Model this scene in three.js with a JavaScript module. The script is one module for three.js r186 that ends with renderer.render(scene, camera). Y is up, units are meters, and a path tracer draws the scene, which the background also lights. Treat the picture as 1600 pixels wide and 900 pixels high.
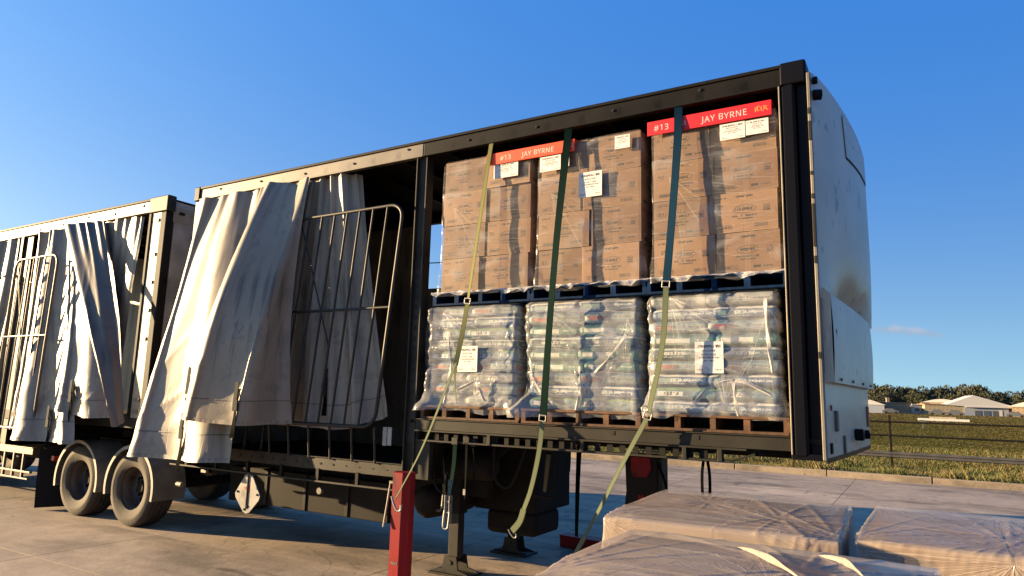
import * as THREE from 'three';
import { RoundedBoxGeometry } from 'three/addons/geometries/RoundedBoxGeometry.js';
import { mergeGeometries } from 'three/addons/utils/BufferGeometryUtils.js';

// ------------------------------------------------------------------ camera, sky, sun, exposure
const scene = new THREE.Scene();
const D2R = Math.PI / 180;
const camera = new THREE.PerspectiveCamera(45.76, 16 / 9, 0.05, 2000);
camera.position.set(0.673, 1.855, 5.548);
camera.rotation.set(9.1086 * D2R, 30.841 * D2R, 1.5359 * D2R, 'YXZ');
scene.add(camera);
const EXPOSURE = 4.2;
const SUN_AZ = 18.5 * D2R, SUN_EL = 9 * D2R;            // azimuth measured off the trailer's side, sun on the near rear side
const sunDir = new THREE.Vector3(-Math.cos(SUN_AZ) * Math.cos(SUN_EL), Math.sin(SUN_EL), Math.sin(SUN_AZ) * Math.cos(SUN_EL));
const sun = new THREE.DirectionalLight(new THREE.Color().setRGB(1, 0.71, 0.38), 5);
sun.position.copy(sunDir).multiplyScalar(60);
sun.target.position.set(-4, 1, 0);
sun.castShadow = true; sun.shadow.mapSize.set(4096, 4096);
Object.assign(sun.shadow.camera, { left: -26, right: 26, top: 14, bottom: -14, near: 1, far: 140 });
scene.add(sun, sun.target);
{
  const W = 2048, H = 1024, data = new Float32Array(W * H * 4);
  const Z = [0.028, 0.205, 0.69], HZ = [0.40, 0.70, 0.82], GA = [0.10, 0.19, 0.26], GB = [0.75, 0.66, 0.28];
  const hash = (i, j) => { const s = Math.sin(i * 127.1 + j * 311.7) * 43758.5453; return s - Math.floor(s); };
  const vn = (x, y) => { const i = Math.floor(x), j = Math.floor(y), f = x - i, g = y - j, u = f * f * (3 - 2 * f), v = g * g * (3 - 2 * g);
    return (hash(i, j) * (1 - u) + hash(i + 1, j) * u) * (1 - v) + (hash(i, j + 1) * (1 - u) + hash(i + 1, j + 1) * u) * v; };
  for (let j = 0; j < H; j++) {
    const el = ((j + 0.5) / H - 0.5) * Math.PI, e = Math.max(0, el / D2R), w = Math.exp(-e / 9);
    for (let i = 0; i < W; i++) {
      const a = ((i + 0.5) / W - 0.5) * 2 * Math.PI, x = Math.cos(a) * Math.cos(el), z = Math.sin(a) * Math.cos(el), y = Math.sin(el);
      const g = Math.acos(Math.min(1, x * sunDir.x + y * sunDir.y + z * sunDir.z)) / D2R;
      const k = Math.exp(-(Math.max(g, 12) - 40) / 25), o = (j * W + i) * 4;
      let c = [0, 1, 2].map(n => Z[n] + (HZ[n] - Z[n]) * w + k * (GA[n] + w * GB[n]));
      // one small ragged fair-weather cloud low over the field
      const b = Math.atan2(x, -z) / D2R;
      if (Math.abs(b + 0.8) < 4 && e > 4 && e < 7.5) {
        const cy = 5.5 - 0.12 * (b + 0.8), fx = 1 - Math.pow(Math.abs(b + 0.8) / 2.3, 2);
        const top = Math.max(0, fx) * (0.25 + 0.45 * vn(b * 2.3 + 9, 3.1)), d = e - cy;
        let m = fx > 0 ? (d > 0 ? 1 - d / Math.max(top, 0.02) : 1 + d / 0.22) : 0;
        m = Math.max(0, Math.min(1, m * 1.6)) * (0.45 + 0.5 * vn(b * 5, e * 8));
        const cc = d > 0.1 ? [0.62, 0.56, 0.60] : [0.40, 0.44, 0.56];
        c = c.map((q, n) => q + (cc[n] - q) * Math.min(1, m) * 0.85);
      }
      for (let n = 0; n < 3; n++) data[o + n] = c[n] / EXPOSURE;
      data[o + 3] = 1;
    }
  }
  const t = new THREE.DataTexture(data, W, H, THREE.RGBAFormat, THREE.FloatType);
  t.mapping = THREE.EquirectangularReflectionMapping; t.magFilter = THREE.LinearFilter; t.minFilter = THREE.LinearFilter; t.needsUpdate = true;
  scene.background = t; scene.environment = t;
}
const renderer = new THREE.WebGLRenderer({ antialias: true });
renderer.toneMapping = THREE.LinearToneMapping;
renderer.toneMappingExposure = EXPOSURE;
renderer.shadowMap.enabled = true;

// ------------------------------------------------------------------ helpers
let seed = 20240611;
const rnd = () => { seed = (seed * 1664525 + 1013904223) >>> 0; return seed / 4294967296; };
const rr = (a, b) => a + (b - a) * rnd();
const V = (x, y, z) => new THREE.Vector3(x, y, z);
const lerp = (a, b, t) => a + (b - a) * t, clamp = (x, a = 0, b = 1) => Math.max(a, Math.min(b, x));
const sstep = (a, b, x) => { const t = clamp((x - a) / (b - a)); return t * t * (3 - 2 * t); };
const TAB = new Float32Array(65536); for (let i = 0; i < 65536; i++) TAB[i] = rnd();
function vnoise(x, y, per = 256, s = 0) {                 // periodic value noise 0..1
  const i = Math.floor(x), j = Math.floor(y), f = x - i, g = y - j, u = f * f * (3 - 2 * f), v = g * g * (3 - 2 * g);
  const m = (a, b) => { a = ((a % per) + per) % per; b = ((b % per) + per) % per; return TAB[((a + s * 37) & 255) * 256 + ((b + s * 91) & 255)]; };
  return lerp(lerp(m(i, j), m(i + 1, j), u), lerp(m(i, j + 1), m(i + 1, j + 1), u), v);
}
function fbm(x, y, per = 8, oct = 4, s = 0) { let a = 0, w = 0.5, t = 0; for (let o = 0; o < oct; o++) { a += w * vnoise(x, y, per, s + o); t += w; x *= 2; y *= 2; per *= 2; w *= 0.5; } return a / t; }
function noise3(x, y, z) { return (vnoise(x + z * 0.71, y - z * 0.43) + vnoise(y * 1.1 + 40, z + x * 0.3) + vnoise(z * 0.9 + 80, x * 1.07 - y * 0.2)) / 3; }

function tex(w, h, fn, srgb = true, rep = [1, 1]) {
  const d = new Uint8Array(w * h * 4);
  for (let j = 0; j < h; j++) for (let i = 0; i < w; i++) {
    const c = fn(i / w, j / h), o = (j * w + i) * 4;
    d[o] = clamp(c[0], 0, 255); d[o + 1] = clamp(c[1], 0, 255); d[o + 2] = clamp(c[2], 0, 255); d[o + 3] = 255;
  }
  const t = new THREE.DataTexture(d, w, h);
  t.wrapS = t.wrapT = THREE.RepeatWrapping; t.magFilter = THREE.LinearFilter; t.minFilter = THREE.LinearMipmapLinearFilter; t.generateMipmaps = true;
  t.repeat.set(...rep); if (srgb) t.colorSpace = THREE.SRGBColorSpace; t.needsUpdate = true; return t;
}
function canvasTex(w, h, draw, srgb = true) {
  const c = document.createElement('canvas'); c.width = w; c.height = h; const x = c.getContext('2d'); draw(x, w, h);
  const t = new THREE.CanvasTexture(c); if (srgb) t.colorSpace = THREE.SRGBColorSpace; t.wrapS = t.wrapT = THREE.RepeatWrapping; return t;
}
const K = 0.74;                                           // one overall level for all base colours
const lin = (r, g, b) => new THREE.Color().setRGB(r * K, g * K, b * K);
function std(color, rough = 0.8, extra = {}) { return new THREE.MeshStandardMaterial({ color: Array.isArray(color) ? lin(...color) : color, roughness: rough, side: THREE.DoubleSide, ...extra }); }
function phys(color, rough, extra = {}) { return new THREE.MeshPhysicalMaterial({ color: Array.isArray(color) ? lin(...color) : color, roughness: rough, side: THREE.DoubleSide, ...extra }); }

const taken = {};
function numbered(n) { const k = taken[n] = (taken[n] ?? -1) + 1; return k ? `${n}_${String(k).padStart(3, '0')}` : n; }
function tag(o, label, category, group) { o.userData = { label, category }; if (group) o.userData.group = group; return o; }
function thing(name, label, category, group, pos = [0, 0, 0], turn = 0) {
  const o = new THREE.Group(); o.name = numbered(name); o.position.set(...pos); o.rotation.y = turn; scene.add(o); return tag(o, label, category, group);
}
function mesh(name, geo, mat, parent) {
  const g = Array.isArray(geo) ? merge(geo) : geo;
  const m = new THREE.Mesh(g, mat); m.name = parent === scene ? numbered(name) : name; m.castShadow = m.receiveShadow = true; parent.add(m); return m;
}
function struct(name, geo, mat) { const m = mesh(name, geo, mat, scene); m.userData.kind = 'structure'; return m; }
function grp(name, parent) { const g = new THREE.Group(); g.name = name; parent.add(g); return g; }
function clean(g) { if (g.index) g = g.toNonIndexed(); for (const k of Object.keys(g.attributes)) if (!['position', 'normal', 'uv'].includes(k)) g.deleteAttribute(k); g.morphAttributes = {}; return g; }
function merge(list) { return list.length === 1 ? list[0] : mergeGeometries(list.map(clean)); }
function uvBox(g, s = 1, ox = 0, oy = 0) {                // uv in metres by the way each face points (object space)
  if (!g.attributes.normal) g.computeVertexNormals();
  const p = g.attributes.position, n = g.attributes.normal, uv = new Float32Array(p.count * 2);
  for (let i = 0; i < p.count; i++) {
    const ax = Math.abs(n.getX(i)), ay = Math.abs(n.getY(i)), az = Math.abs(n.getZ(i));
    const [a, b] = ay >= ax && ay >= az ? [p.getX(i), p.getZ(i)] : az >= ax ? [p.getX(i), p.getY(i)] : [p.getZ(i), p.getY(i)];
    uv[2 * i] = a * s + ox; uv[2 * i + 1] = b * s + oy;
  }
  g.setAttribute('uv', new THREE.BufferAttribute(uv, 2)); return g;
}
// box given by its corner limits
function bx(x0, x1, y0, y1, z0, z1, r = 0) {
  const w = Math.abs(x1 - x0), h = Math.abs(y1 - y0), d = Math.abs(z1 - z0);
  let g = r ? new RoundedBoxGeometry(w, h, d, 1, Math.min(r, w / 2.1, h / 2.1, d / 2.1)) : new THREE.BoxGeometry(w, h, d);
  g = clean(g); g.translate((x0 + x1) / 2, (y0 + y1) / 2, (z0 + z1) / 2); return uvBox(g);
}
function tube(pts, r, seg = 0, rad = 8, tension = 0.5, closed = false) {
  const c = new THREE.CatmullRomCurve3(pts.map(p => V(...p)), closed, 'catmullrom', tension);
  return clean(new THREE.TubeGeometry(c, seg || Math.max(2, (pts.length - 1) * 6), r, rad, closed));
}
function rod(a, b, r, rad = 8, r2 = r) {
  const A = V(...a), B = V(...b), d = B.clone().sub(A), g = clean(new THREE.CylinderGeometry(r2, r, d.length(), rad));
  g.applyQuaternion(new THREE.Quaternion().setFromUnitVectors(V(0, 1, 0), d.normalize())); const m = A.add(B).multiplyScalar(0.5); g.translate(m.x, m.y, m.z); return g;
}
function bar(a, b, w, h, up = [0, 1, 0]) {                // rectangular bar from a to b
  const A = V(...a), B = V(...b), d = B.clone().sub(A), L = d.length(); d.normalize();
  const g = clean(new THREE.BoxGeometry(w, h, L)); uvBox(g);
  const s = V(...up).cross(d).normalize(), u = d.clone().cross(s);
  g.applyMatrix4(new THREE.Matrix4().makeBasis(s, u, d)); const m = A.add(B).multiplyScalar(0.5); g.translate(m.x, m.y, m.z); return g;
}
// webbing: points, base width direction, twist in radians along the run
function ribbon(pts, width, thick, wdir = [1, 0, 0], twist = () => 0, n = 40) {
  const c = new THREE.CatmullRomCurve3(pts.map(p => V(...p)), false, 'centripetal'), pos = [], uv = [], L = c.getLength(), q = [];
  for (let i = 0; i <= n; i++) {
    const t = i / n, p = c.getPointAt(t), T = c.getTangentAt(t), W = V(...wdir); W.addScaledVector(T, -W.dot(T)).normalize(); W.applyAxisAngle(T, twist(t));
    const N = T.clone().cross(W).multiplyScalar(thick / 2); W.multiplyScalar(width / 2);
    q.push([p.clone().add(W).add(N), p.clone().sub(W).add(N), p.clone().sub(W).sub(N), p.clone().add(W).sub(N)]);
  }
  const quad = (a, b, cc, d, v0, v1) => { for (const [P, u, v] of [[a, 0, v0], [b, 1, v0], [cc, 1, v1], [a, 0, v0], [cc, 1, v1], [d, 0, v1]]) { pos.push(P.x, P.y, P.z); uv.push(u, v); } };
  for (let i = 0; i < n; i++) for (let k = 0; k < 4; k++) quad(q[i][k], q[i][(k + 1) % 4], q[i + 1][(k + 1) % 4], q[i + 1][k], i / n * L / width, (i + 1) / n * L / width);
  quad(q[0][0], q[0][3], q[0][2], q[0][1], 0, 1); quad(q[n][0], q[n][1], q[n][2], q[n][3], 0, 1);
  const g = new THREE.BufferGeometry(); g.setAttribute('position', new THREE.Float32BufferAttribute(pos, 3)); g.setAttribute('uv', new THREE.Float32BufferAttribute(uv, 2)); g.computeVertexNormals(); return g;
}
// smooth grid surface from f(u,v) -> Vector3
function surf(f, nu, nv, uvs = [1, 1], closedU = false) {
  const pos = [], uv = [], idx = [];
  for (let j = 0; j <= nv; j++) for (let i = 0; i <= nu; i++) { const p = f(i / nu, j / nv); pos.push(p.x, p.y, p.z); uv.push(i / nu * uvs[0], j / nv * uvs[1]); }
  for (let j = 0; j < nv; j++) for (let i = 0; i < nu; i++) { const a = j * (nu + 1) + i, b = a + 1, c = a + nu + 1, d = c + 1; idx.push(a, b, d, a, d, c); }
  const g = new THREE.BufferGeometry(); g.setAttribute('position', new THREE.Float32BufferAttribute(pos, 3)); g.setAttribute('uv', new THREE.Float32BufferAttribute(uv, 2)); g.setIndex(idx);
  smoothNormals(g); return g;
}
function smoothNormals(g) {                               // normals averaged over vertices that share a place
  const p = g.attributes.position, ix = g.index, map = new Map(), key = i => `${Math.round(p.getX(i) * 4000)},${Math.round(p.getY(i) * 4000)},${Math.round(p.getZ(i) * 4000)}`, ks = [];
  for (let i = 0; i < p.count; i++) { const k = key(i); ks.push(k); if (!map.has(k)) map.set(k, V(0, 0, 0)); }
  const A = V(0, 0, 0), B = V(0, 0, 0), C = V(0, 0, 0), n = ix ? ix.count : p.count;
  for (let t = 0; t < n; t += 3) {
    const a = ix ? ix.getX(t) : t, b = ix ? ix.getX(t + 1) : t + 1, c = ix ? ix.getX(t + 2) : t + 2;
    A.fromBufferAttribute(p, a); B.fromBufferAttribute(p, b).sub(A); C.fromBufferAttribute(p, c).sub(A); B.cross(C);
    map.get(ks[a]).add(B); map.get(ks[b]).add(B); map.get(ks[c]).add(B);
  }
  const nn = new Float32Array(p.count * 3);
  for (let i = 0; i < p.count; i++) { const v = map.get(ks[i]).clone().normalize(); nn[3 * i] = v.x; nn[3 * i + 1] = v.y; nn[3 * i + 2] = v.z; }
  g.setAttribute('normal', new THREE.BufferAttribute(nn, 3)); return g;
}
function extrude(pts, depth, bevel = 0) {
  const s = new THREE.Shape(pts.map(p => new THREE.Vector2(...p)));
  return clean(new THREE.ExtrudeGeometry(s, { depth, bevelEnabled: bevel > 0, bevelSize: bevel, bevelThickness: bevel, bevelSegments: 1, steps: 1 }));
}

// ------------------------------------------------------------------ textures and materials
const grey = v => [v, v, v];
const T_conc = tex(1024, 1024, (u, v) => {
  const a = fbm(u * 6, v * 6, 6, 5, 1), b = fbm(u * 48, v * 48, 48, 3, 7), st = sstep(0.56, 0.74, fbm(u * 4 + 0.3, v * 10, 4, 5, 11)), ty = sstep(0.5, 0.8, fbm(u * 2, v * 26, 2, 4, 17));
  const k = 182 + 56 * (a - 0.5) + 34 * (b - 0.5) - 46 * st - 26 * ty + (vnoise(u * 512, v * 512, 512, 3) - 0.5) * 20;
  const crk = Math.abs(fbm(u * 5 + 7, v * 5, 1, 5, 83) - 0.5) < 0.0035 && fbm(u * 3, v * 3, 3, 2, 84) > 0.56 ? 24 : 0, drip = 40 * sstep(0.86, 0.9, vnoise(u * 46, v * 46, 46, 85)) * sstep(0.5, 0.62, fbm(u * 4, v * 4, 4, 3, 86)), tyre = 24 * sstep(0.6, 0.7, fbm(u * 3 + 0.4 * Math.sin(v * 6.283), v * 40, 1, 3, 88)) * sstep(0.45, 0.6, fbm(u * 2, v * 5, 1, 2, 89));
  const kk = k - crk - drip - tyre; return [kk * 1.02, kk * 0.97, kk * 0.9];
}, true, [1 / 9, 1 / 9]);
const B_conc = tex(512, 512, (u, v) => grey(128 + 90 * (fbm(u * 40, v * 40, 40, 4, 5) - 0.5) + 30 * (vnoise(u * 256, v * 256, 256, 9) - 0.5)), false, [1 / 2.2, 1 / 2.2]);
const T_grunge = tex(512, 512, (u, v) => {
  const a = fbm(u * 5, v * 5, 5, 5, 2), s = sstep(0.6, 0.8, fbm(u * 9, v * 3, 3, 5, 21)), k = 190 + 90 * (a - 0.5) - 70 * s + (vnoise(u * 200, v * 200, 200, 4) - 0.5) * 26;
  return [k, k * 0.985, k * 0.96];
}, true, [0.9, 0.9]);
const B_fine = tex(256, 256, (u, v) => grey(128 + 110 * (fbm(u * 16, v * 16, 16, 4, 8) - 0.5)), false, [2, 2]);
// tarpaulin: grey-white vinyl with road grime in vertical runs, scuffs and a grubby hem
const T_tarp = tex(1024, 1024, (u, v) => {
  const cl = fbm(u * 4, v * 4, 4, 5, 3), run = fbm(u * 30, v * 3, 3, 4, 14), sc = sstep(0.64, 0.76, fbm(u * 14, v * 14, 14, 4, 23)), dot = sstep(0.78, 0.86, vnoise(u * 60, v * 60, 60, 31)) * sstep(0.5, 0.7, cl);
  const br = sstep(0.52, 0.75, fbm(u * 7 + 3, v * 5, 1, 5, 61)), k = 220 + 52 * (cl - 0.5) - 60 * sstep(0.48, 0.78, run) - 16 * sc - 22 * dot - 40 * br + (vnoise(u * 400, v * 400, 400, 6) - 0.5) * 12;
  return [k, k * (0.972 - 0.03 * br), k * (0.918 - 0.07 * br)];
});
const B_tarp = tex(512, 512, (u, v) => grey(128 + 120 * (fbm(u * 6, v * 4, 2, 5, 13) - 0.5)), false);
function scribble(x, px, py, w, h, rndm, lw = 1) {        // a row of illegible small print
  x.lineWidth = lw; let cx = px;
  while (cx < px + w) {
    const gw = h * (0.35 + 0.35 * rndm());
    if (rndm() < 0.15) { cx += gw; continue; }
    const n = 2 + Math.floor(rndm() * 3); x.beginPath();
    for (let k = 0; k < n; k++) { const q = Math.floor(rndm() * 4); const X = cx, Y = py;
      if (q === 0) { x.moveTo(X, Y); x.lineTo(X, Y + h); } else if (q === 1) { x.moveTo(X, Y + h * [0, 0.5, 1][Math.floor(rndm() * 3)]); x.lineTo(X + gw * 0.8, Y + h * [0, 0.5, 1][Math.floor(rndm() * 3)]); }
      else if (q === 2) { x.moveTo(X + gw * 0.8, Y); x.lineTo(X + gw * 0.8, Y + h); } else x.arc(X + gw * 0.4, Y + h * 0.5, h * 0.33, rndm() * 6, rndm() * 6 + 3); }
    x.stroke(); cx += gw * 1.15;
  }
}
function cartonTex(k) {
  let s = 77 + k * 131; const R = () => { s = (s * 1664525 + 1013904223) >>> 0; return s / 4294967296; };
  return canvasTex(512, 384, (x, w, h) => {
    const base = [[178, 136, 98], [172, 128, 92], [184, 143, 106], [170, 131, 98]][k];
    x.fillStyle = `rgb(${base})`; x.fillRect(0, 0, w, h);
    for (let i = 0; i < 260; i++) { x.fillStyle = `rgba(${R() < 0.5 ? '90,60,35' : '225,190,150'},${0.02 + 0.03 * R()})`; x.fillRect(R() * w, R() * h, 20 + R() * 160, 1 + R() * 2); }
    for (let i = 0; i < 9; i++) { x.fillStyle = `rgba(70,50,35,${0.03 + 0.05 * R()})`; x.beginPath(); x.ellipse(R() * w, R() * h, 10 + R() * 50, 4 + R() * 14, R() * 3, 0, 7); x.fill(); }
    for (let i = 0; i < 5; i++) { x.strokeStyle = `rgba(215,180,140,0.25)`; x.beginPath(); const a = R() * w, b = R() * h; x.moveTo(a, b); x.lineTo(a + R() * 120 - 60, b + R() * 60 - 30); x.stroke(); }
    const ink = `rgba(44,38,40,0.88)`; x.strokeStyle = ink; x.fillStyle = ink;
    const cx = w * (0.46 + 0.08 * R());
    x.fillStyle = 'rgba(214,184,146,0.35)'; x.fillRect(w * 0.5 - 22, 0, 44, h * (k % 2 ? 1 : 0.22)); x.fillStyle = 'rgba(70,48,32,0.5)'; x.fillRect(w * 0.5 - 1, 0, 2, h); x.fillStyle = 'rgba(226,196,160,0.5)'; x.fillRect(0, 0, w, 4); x.fillRect(0, h - 5, w, 5); x.fillRect(0, 0, 4, h); x.fillRect(w - 5, 0, 5, h); x.fillStyle = ink;
    scribble(x, cx - 60, 30 + R() * 14, 120, 20, R, 5);                       // brand line at the top
    x.lineWidth = 4.5; x.beginPath(); x.ellipse(cx, h * 0.44, 84, 38, -0.05, 0, 7); x.stroke(); scribble(x, cx - 66, h * 0.40, 132, 28, R, 6);
    scribble(x, cx - 90, h * 0.58, 180, 18, R, 4); scribble(x, cx - 60, h * 0.66, 120, 12, R, 3);
    x.lineWidth = 2; x.strokeRect(w * 0.80, h * 0.36, 46, 64); for (let i = 0; i < 3; i++) scribble(x, w * 0.81, h * 0.38 + i * 20, 36, 14, R, 4);
    x.strokeRect(w * 0.1, h * 0.82, 118, 30); scribble(x, w * 0.12, h * 0.84, 96, 18, R, 5);
    if (k % 2) { x.fillRect(w * 0.58, h * 0.83, 60, 24); scribble(x, w * 0.74, h * 0.84, 70, 18, R, 2.5); } else for (let i = 0; i < 24; i++) x.fillRect(w * 0.66 + i * 4.2, h * 0.81, 1 + R() * 2.2, 34);
    scribble(x, w * 0.07, h * 0.1, 84, 15, R, 3.5); scribble(x, w * 0.08, h * 0.3, 60, 44, R, 4);
  });
}
const B_card = tex(128, 256, (u, v) => grey(128 + 26 * Math.sin(u * 6.283 * 64) + 70 * (fbm(u * 6, v * 6, 6, 4, 12) - 0.5)), false);
const M_carton = [0, 1, 2, 3].map(k => std([[0.50, 0.49, 0.46], [0.42, 0.41, 0.39], [0.54, 0.52, 0.49], [0.46, 0.43, 0.395]][k], 0.72, { map: cartonTex(k), bumpMap: B_card, bumpScale: 0.0012 }));
const BAGC = [[92, 128, 142], [44, 88, 90], [126, 142, 142], [56, 88, 124], [66, 120, 108], [152, 154, 152]];
function bagTex(k) {
  let s = 177 + k * 917; const R = () => { s = (s * 1664525 + 1013904223) >>> 0; return s / 4294967296; };
  return canvasTex(512, 160, (x, w, h) => {
    const c = BAGC[k]; x.fillStyle = `rgb(${c})`; x.fillRect(0, 0, w, h);
    x.fillStyle = ['#7d9a62', '#c9cec8', '#5f7f93', '#d8d4c4', '#3f5b66', '#8f9aa0'][k]; x.fillRect(0, h * 0.06, w, h * 0.16);
    x.fillStyle = ['#e4e2da', '#2e474f', '#a8604c', '#8ba59c', '#dcdccc', '#5a7a6c'][k]; x.fillRect(w * 0.08, h * 0.34, w * (0.3 + 0.3 * R()), h * 0.4);
    x.strokeStyle = k === 1 || k === 3 || k === 4 ? 'rgba(232,232,222,0.9)' : 'rgba(40,54,62,0.85)';
    scribble(x, w * (0.14 + 0.2 * R()), h * 0.36, 200, 46, R, 8); scribble(x, w * 0.66, h * 0.44, 120, 24, R, 4); scribble(x, w * 0.12, h * 0.78, 260, 14, R, 2.5);
    for (let i = 0; i < 40; i++) { x.fillStyle = `rgba(255,255,255,${0.05 * R()})`; x.fillRect(R() * w, R() * h, 30 * R(), 8 * R()); }
  });
}
const M_bag = BAGC.map((c, k) => std([1, 1, 1], 0.42, { map: bagTex(k), bumpMap: B_fine, bumpScale: 0.006 }));
// creases drawn stroke by stroke: fans of thin lines from pinch points, long pulled lines and crumple marks
function creaseTex(w, h, base, s0, { fans = [], pulls = 0, crumple = 0, slope = 0.1, lo = 0.05, hi = 0.35, patches = 30 }) {
  let s = s0; const R = () => { s = (s * 1664525 + 1013904223) >>> 0; return s / 4294967296; };
  return canvasTex(w, h, (x) => {
    x.fillStyle = `rgb(${base},${base},${base})`; x.fillRect(0, 0, w, h); x.lineCap = 'round';
    for (let i = 0; i < patches; i++) { const g = x.createRadialGradient(0, 0, 0, 0, 0, 1); const d = R() < 0.5; g.addColorStop(0, d ? 'rgba(0,0,0,0.22)' : 'rgba(255,255,255,0.16)'); g.addColorStop(1, d ? 'rgba(0,0,0,0)' : 'rgba(255,255,255,0)'); x.save(); x.translate(R() * w, R() * h); x.rotate((R() - 0.5) * 0.8); x.scale(w * (0.06 + 0.16 * R()), h * (0.03 + 0.1 * R())); x.fillStyle = g; x.fillRect(-1, -1, 2, 2); x.restore(); }
    const line = (X, Y, a, L, bend, lw, al, dark) => { x.strokeStyle = dark ? `rgba(0,0,0,${al})` : `rgba(255,255,255,${al})`; x.lineWidth = lw; x.beginPath(); x.moveTo(X, Y); const mx = X + Math.cos(a) * L * 0.5 - Math.sin(a) * bend, my = Y + Math.sin(a) * L * 0.5 + Math.cos(a) * bend; x.quadraticCurveTo(mx, my, X + Math.cos(a) * L, Y + Math.sin(a) * L); x.stroke(); };
    for (let i = 0; i < pulls; i++) line(R() * w * 1.2 - 0.2 * w, R() * h, slope + (R() - 0.5) * 0.35, w * (0.08 + 0.4 * R()), (R() - 0.5) * 30, 0.6 + R() * R() * 5, lerp(lo, hi, R() * R()), R() < 0.3);
    for (const [fx, fy, n, len, a0, a1] of fans) for (let i = 0; i < n; i++) { const a = lerp(a0, a1, R()), r0 = R() * R() * 0.12 * w; line(fx * w + Math.cos(a) * r0, fy * h + Math.sin(a) * r0, a, len * w * (0.25 + 0.75 * R()), (R() - 0.5) * 24, 0.6 + R() * R() * 4, lerp(lo, hi, R()), R() < 0.22); }
    for (let i = 0; i < crumple; i++) { let X = R() * w, Y = R() * h, a = R() * 6.28; for (let k = 0; k < 4; k++) { const L = 4 + R() * 16; line(X, Y, a, L, 0, 0.6 + R() * 1.2, lerp(lo, hi, R()), R() < 0.3); X += Math.cos(a) * L; Y += Math.sin(a) * L; a += (R() - 0.5) * 2.6; } }
  }, false);
}
const C_tarp = creaseTex(1024, 1024, 128, 77, { pulls: 150, crumple: 110, slope: 1.45, lo: 0.05, hi: 0.3, patches: 90, fans: [[0.2, 0.0, 40, 0.3, 0.9, 2.2], [0.7, 0.02, 40, 0.35, 0.9, 2.2], [0.45, 0.7, 30, 0.2, 0, 6.28]] });
// stretch film: streaky alpha, glossy
function filmAlpha(lo, hi, s) {
  return tex(1024, 512, (u, v) => {
    const a = Math.pow(fbm(u * 8 + 2 * fbm(u * 3, v * 3, 3, 3, s), v * 20, 4, 5, s), 1.5), b = sstep(0.56, 0.7, fbm(u * 40, v * 6, 2, 4, s + 5)), c = sstep(0.62, 0.75, fbm(u * 10 + v * 6, v * 44, 2, 4, s + 9));
    const blk = 0.08 * (Math.floor(v * 5 + 0.6 * vnoise(u * 3, 1, 3, s)) % 2);
    return grey(255 * clamp(lo + (hi - lo) * (0.9 * a + 0.35 * b + 0.35 * c + blk)));
  }, false);
}
const B_film = tex(1024, 512, (u, v) => {
  const a = Math.abs(fbm(u * 12 + 2 * fbm(u * 4, v * 4, 4, 3, 40), v * 26, 2, 5, 41) - 0.5), b = Math.abs(fbm(u * 60, v * 10, 2, 3, 44) - 0.5);
  return grey(255 - 420 * a - 200 * b);
}, false);
const C_bag = creaseTex(1024, 512, 62, 5, { pulls: 420, crumple: 420, slope: 0.05, lo: 0.04, hi: 0.4, patches: 60, fans: [[0.12, 0.1, 60, 0.3, 0.2, 1.4], [0.62, 0.2, 60, 0.35, 0.6, 2.0], [0.4, 0.9, 50, 0.3, -2.4, -0.8]] });
const M_filmBag = phys([0.62, 0.62, 0.62], 0.17, { alphaMap: C_bag, transparent: true, bumpMap: C_bag, bumpScale: 0.0035, specularIntensity: 1 });
const C_box = creaseTex(1024, 512, 14, 9, { pulls: 300, crumple: 120, slope: 0.04, lo: 0.02, hi: 0.22, patches: 30, fans: [[0.1, 0.15, 50, 0.4, 0.4, 1.5]] });
const M_filmBox = phys([0.78, 0.77, 0.76], 0.18, { alphaMap: C_box, transparent: true, bumpMap: C_box, bumpScale: 0.002 });
const M_filmTop = phys([0.6, 0.58, 0.56], 0.25, { alphaMap: filmAlpha(0.25, 0.95, 70), transparent: true, bumpMap: C_bag, bumpScale: 0.002 });
const M_white = std([0.62, 0.61, 0.58], 0.42, { map: T_grunge, bumpMap: B_fine, bumpScale: 0.0006 });
const M_whiteGloss = phys([0.78, 0.70, 0.58], 0.5, { map: tex(512, 512, (u, v) => {
  const k = 226 + 44 * (fbm(u * 4, v * 4, 4, 4, 33) - 0.5) - 70 * sstep(0.56, 0.8, fbm(u * 26, v * 2, 1, 5, 36)) - 50 * sstep(0.66, 0.8, fbm(u * 14, v * 14, 14, 4, 39)) ; return [k, k * 0.98, k * 0.95]; }), clearcoat: 0.3, clearcoatRoughness: 0.2 });
const M_cream = std([0.62, 0.54, 0.40], 0.55, { map: T_grunge, bumpMap: B_fine, bumpScale: 0.0006 });
const M_rail = std([0.26, 0.215, 0.165], 0.5, { map: T_grunge, bumpMap: B_fine, bumpScale: 0.0006 });
const M_railDark = phys([0.026, 0.024, 0.022], 0.5, { map: T_grunge, specularIntensity: 0.2 });
const M_black = phys([0.007, 0.007, 0.010], 0.38, { specularIntensity: 0.14 });
const M_dark = phys([0.024, 0.022, 0.02], 0.65, { map: T_grunge, specularIntensity: 0.25 });
const M_chassis = phys([0.028, 0.023, 0.019], 0.8, { map: T_grunge, specularIntensity: 0.35 });
const M_deckrail = phys([0.06, 0.056, 0.045], 0.55, { specularIntensity: 0.35, map: T_grunge, bumpMap: B_fine, bumpScale: 0.0006 });
const M_hole = std([0.008, 0.008, 0.008], 0.9);
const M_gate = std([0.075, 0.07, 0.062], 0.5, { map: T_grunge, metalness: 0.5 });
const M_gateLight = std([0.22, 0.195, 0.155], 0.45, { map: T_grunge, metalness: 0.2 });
const M_rubber = phys([0.022, 0.02, 0.019], 0.75, { specularIntensity: 0.2, bumpMap: B_fine, bumpScale: 0.002 });
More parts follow.
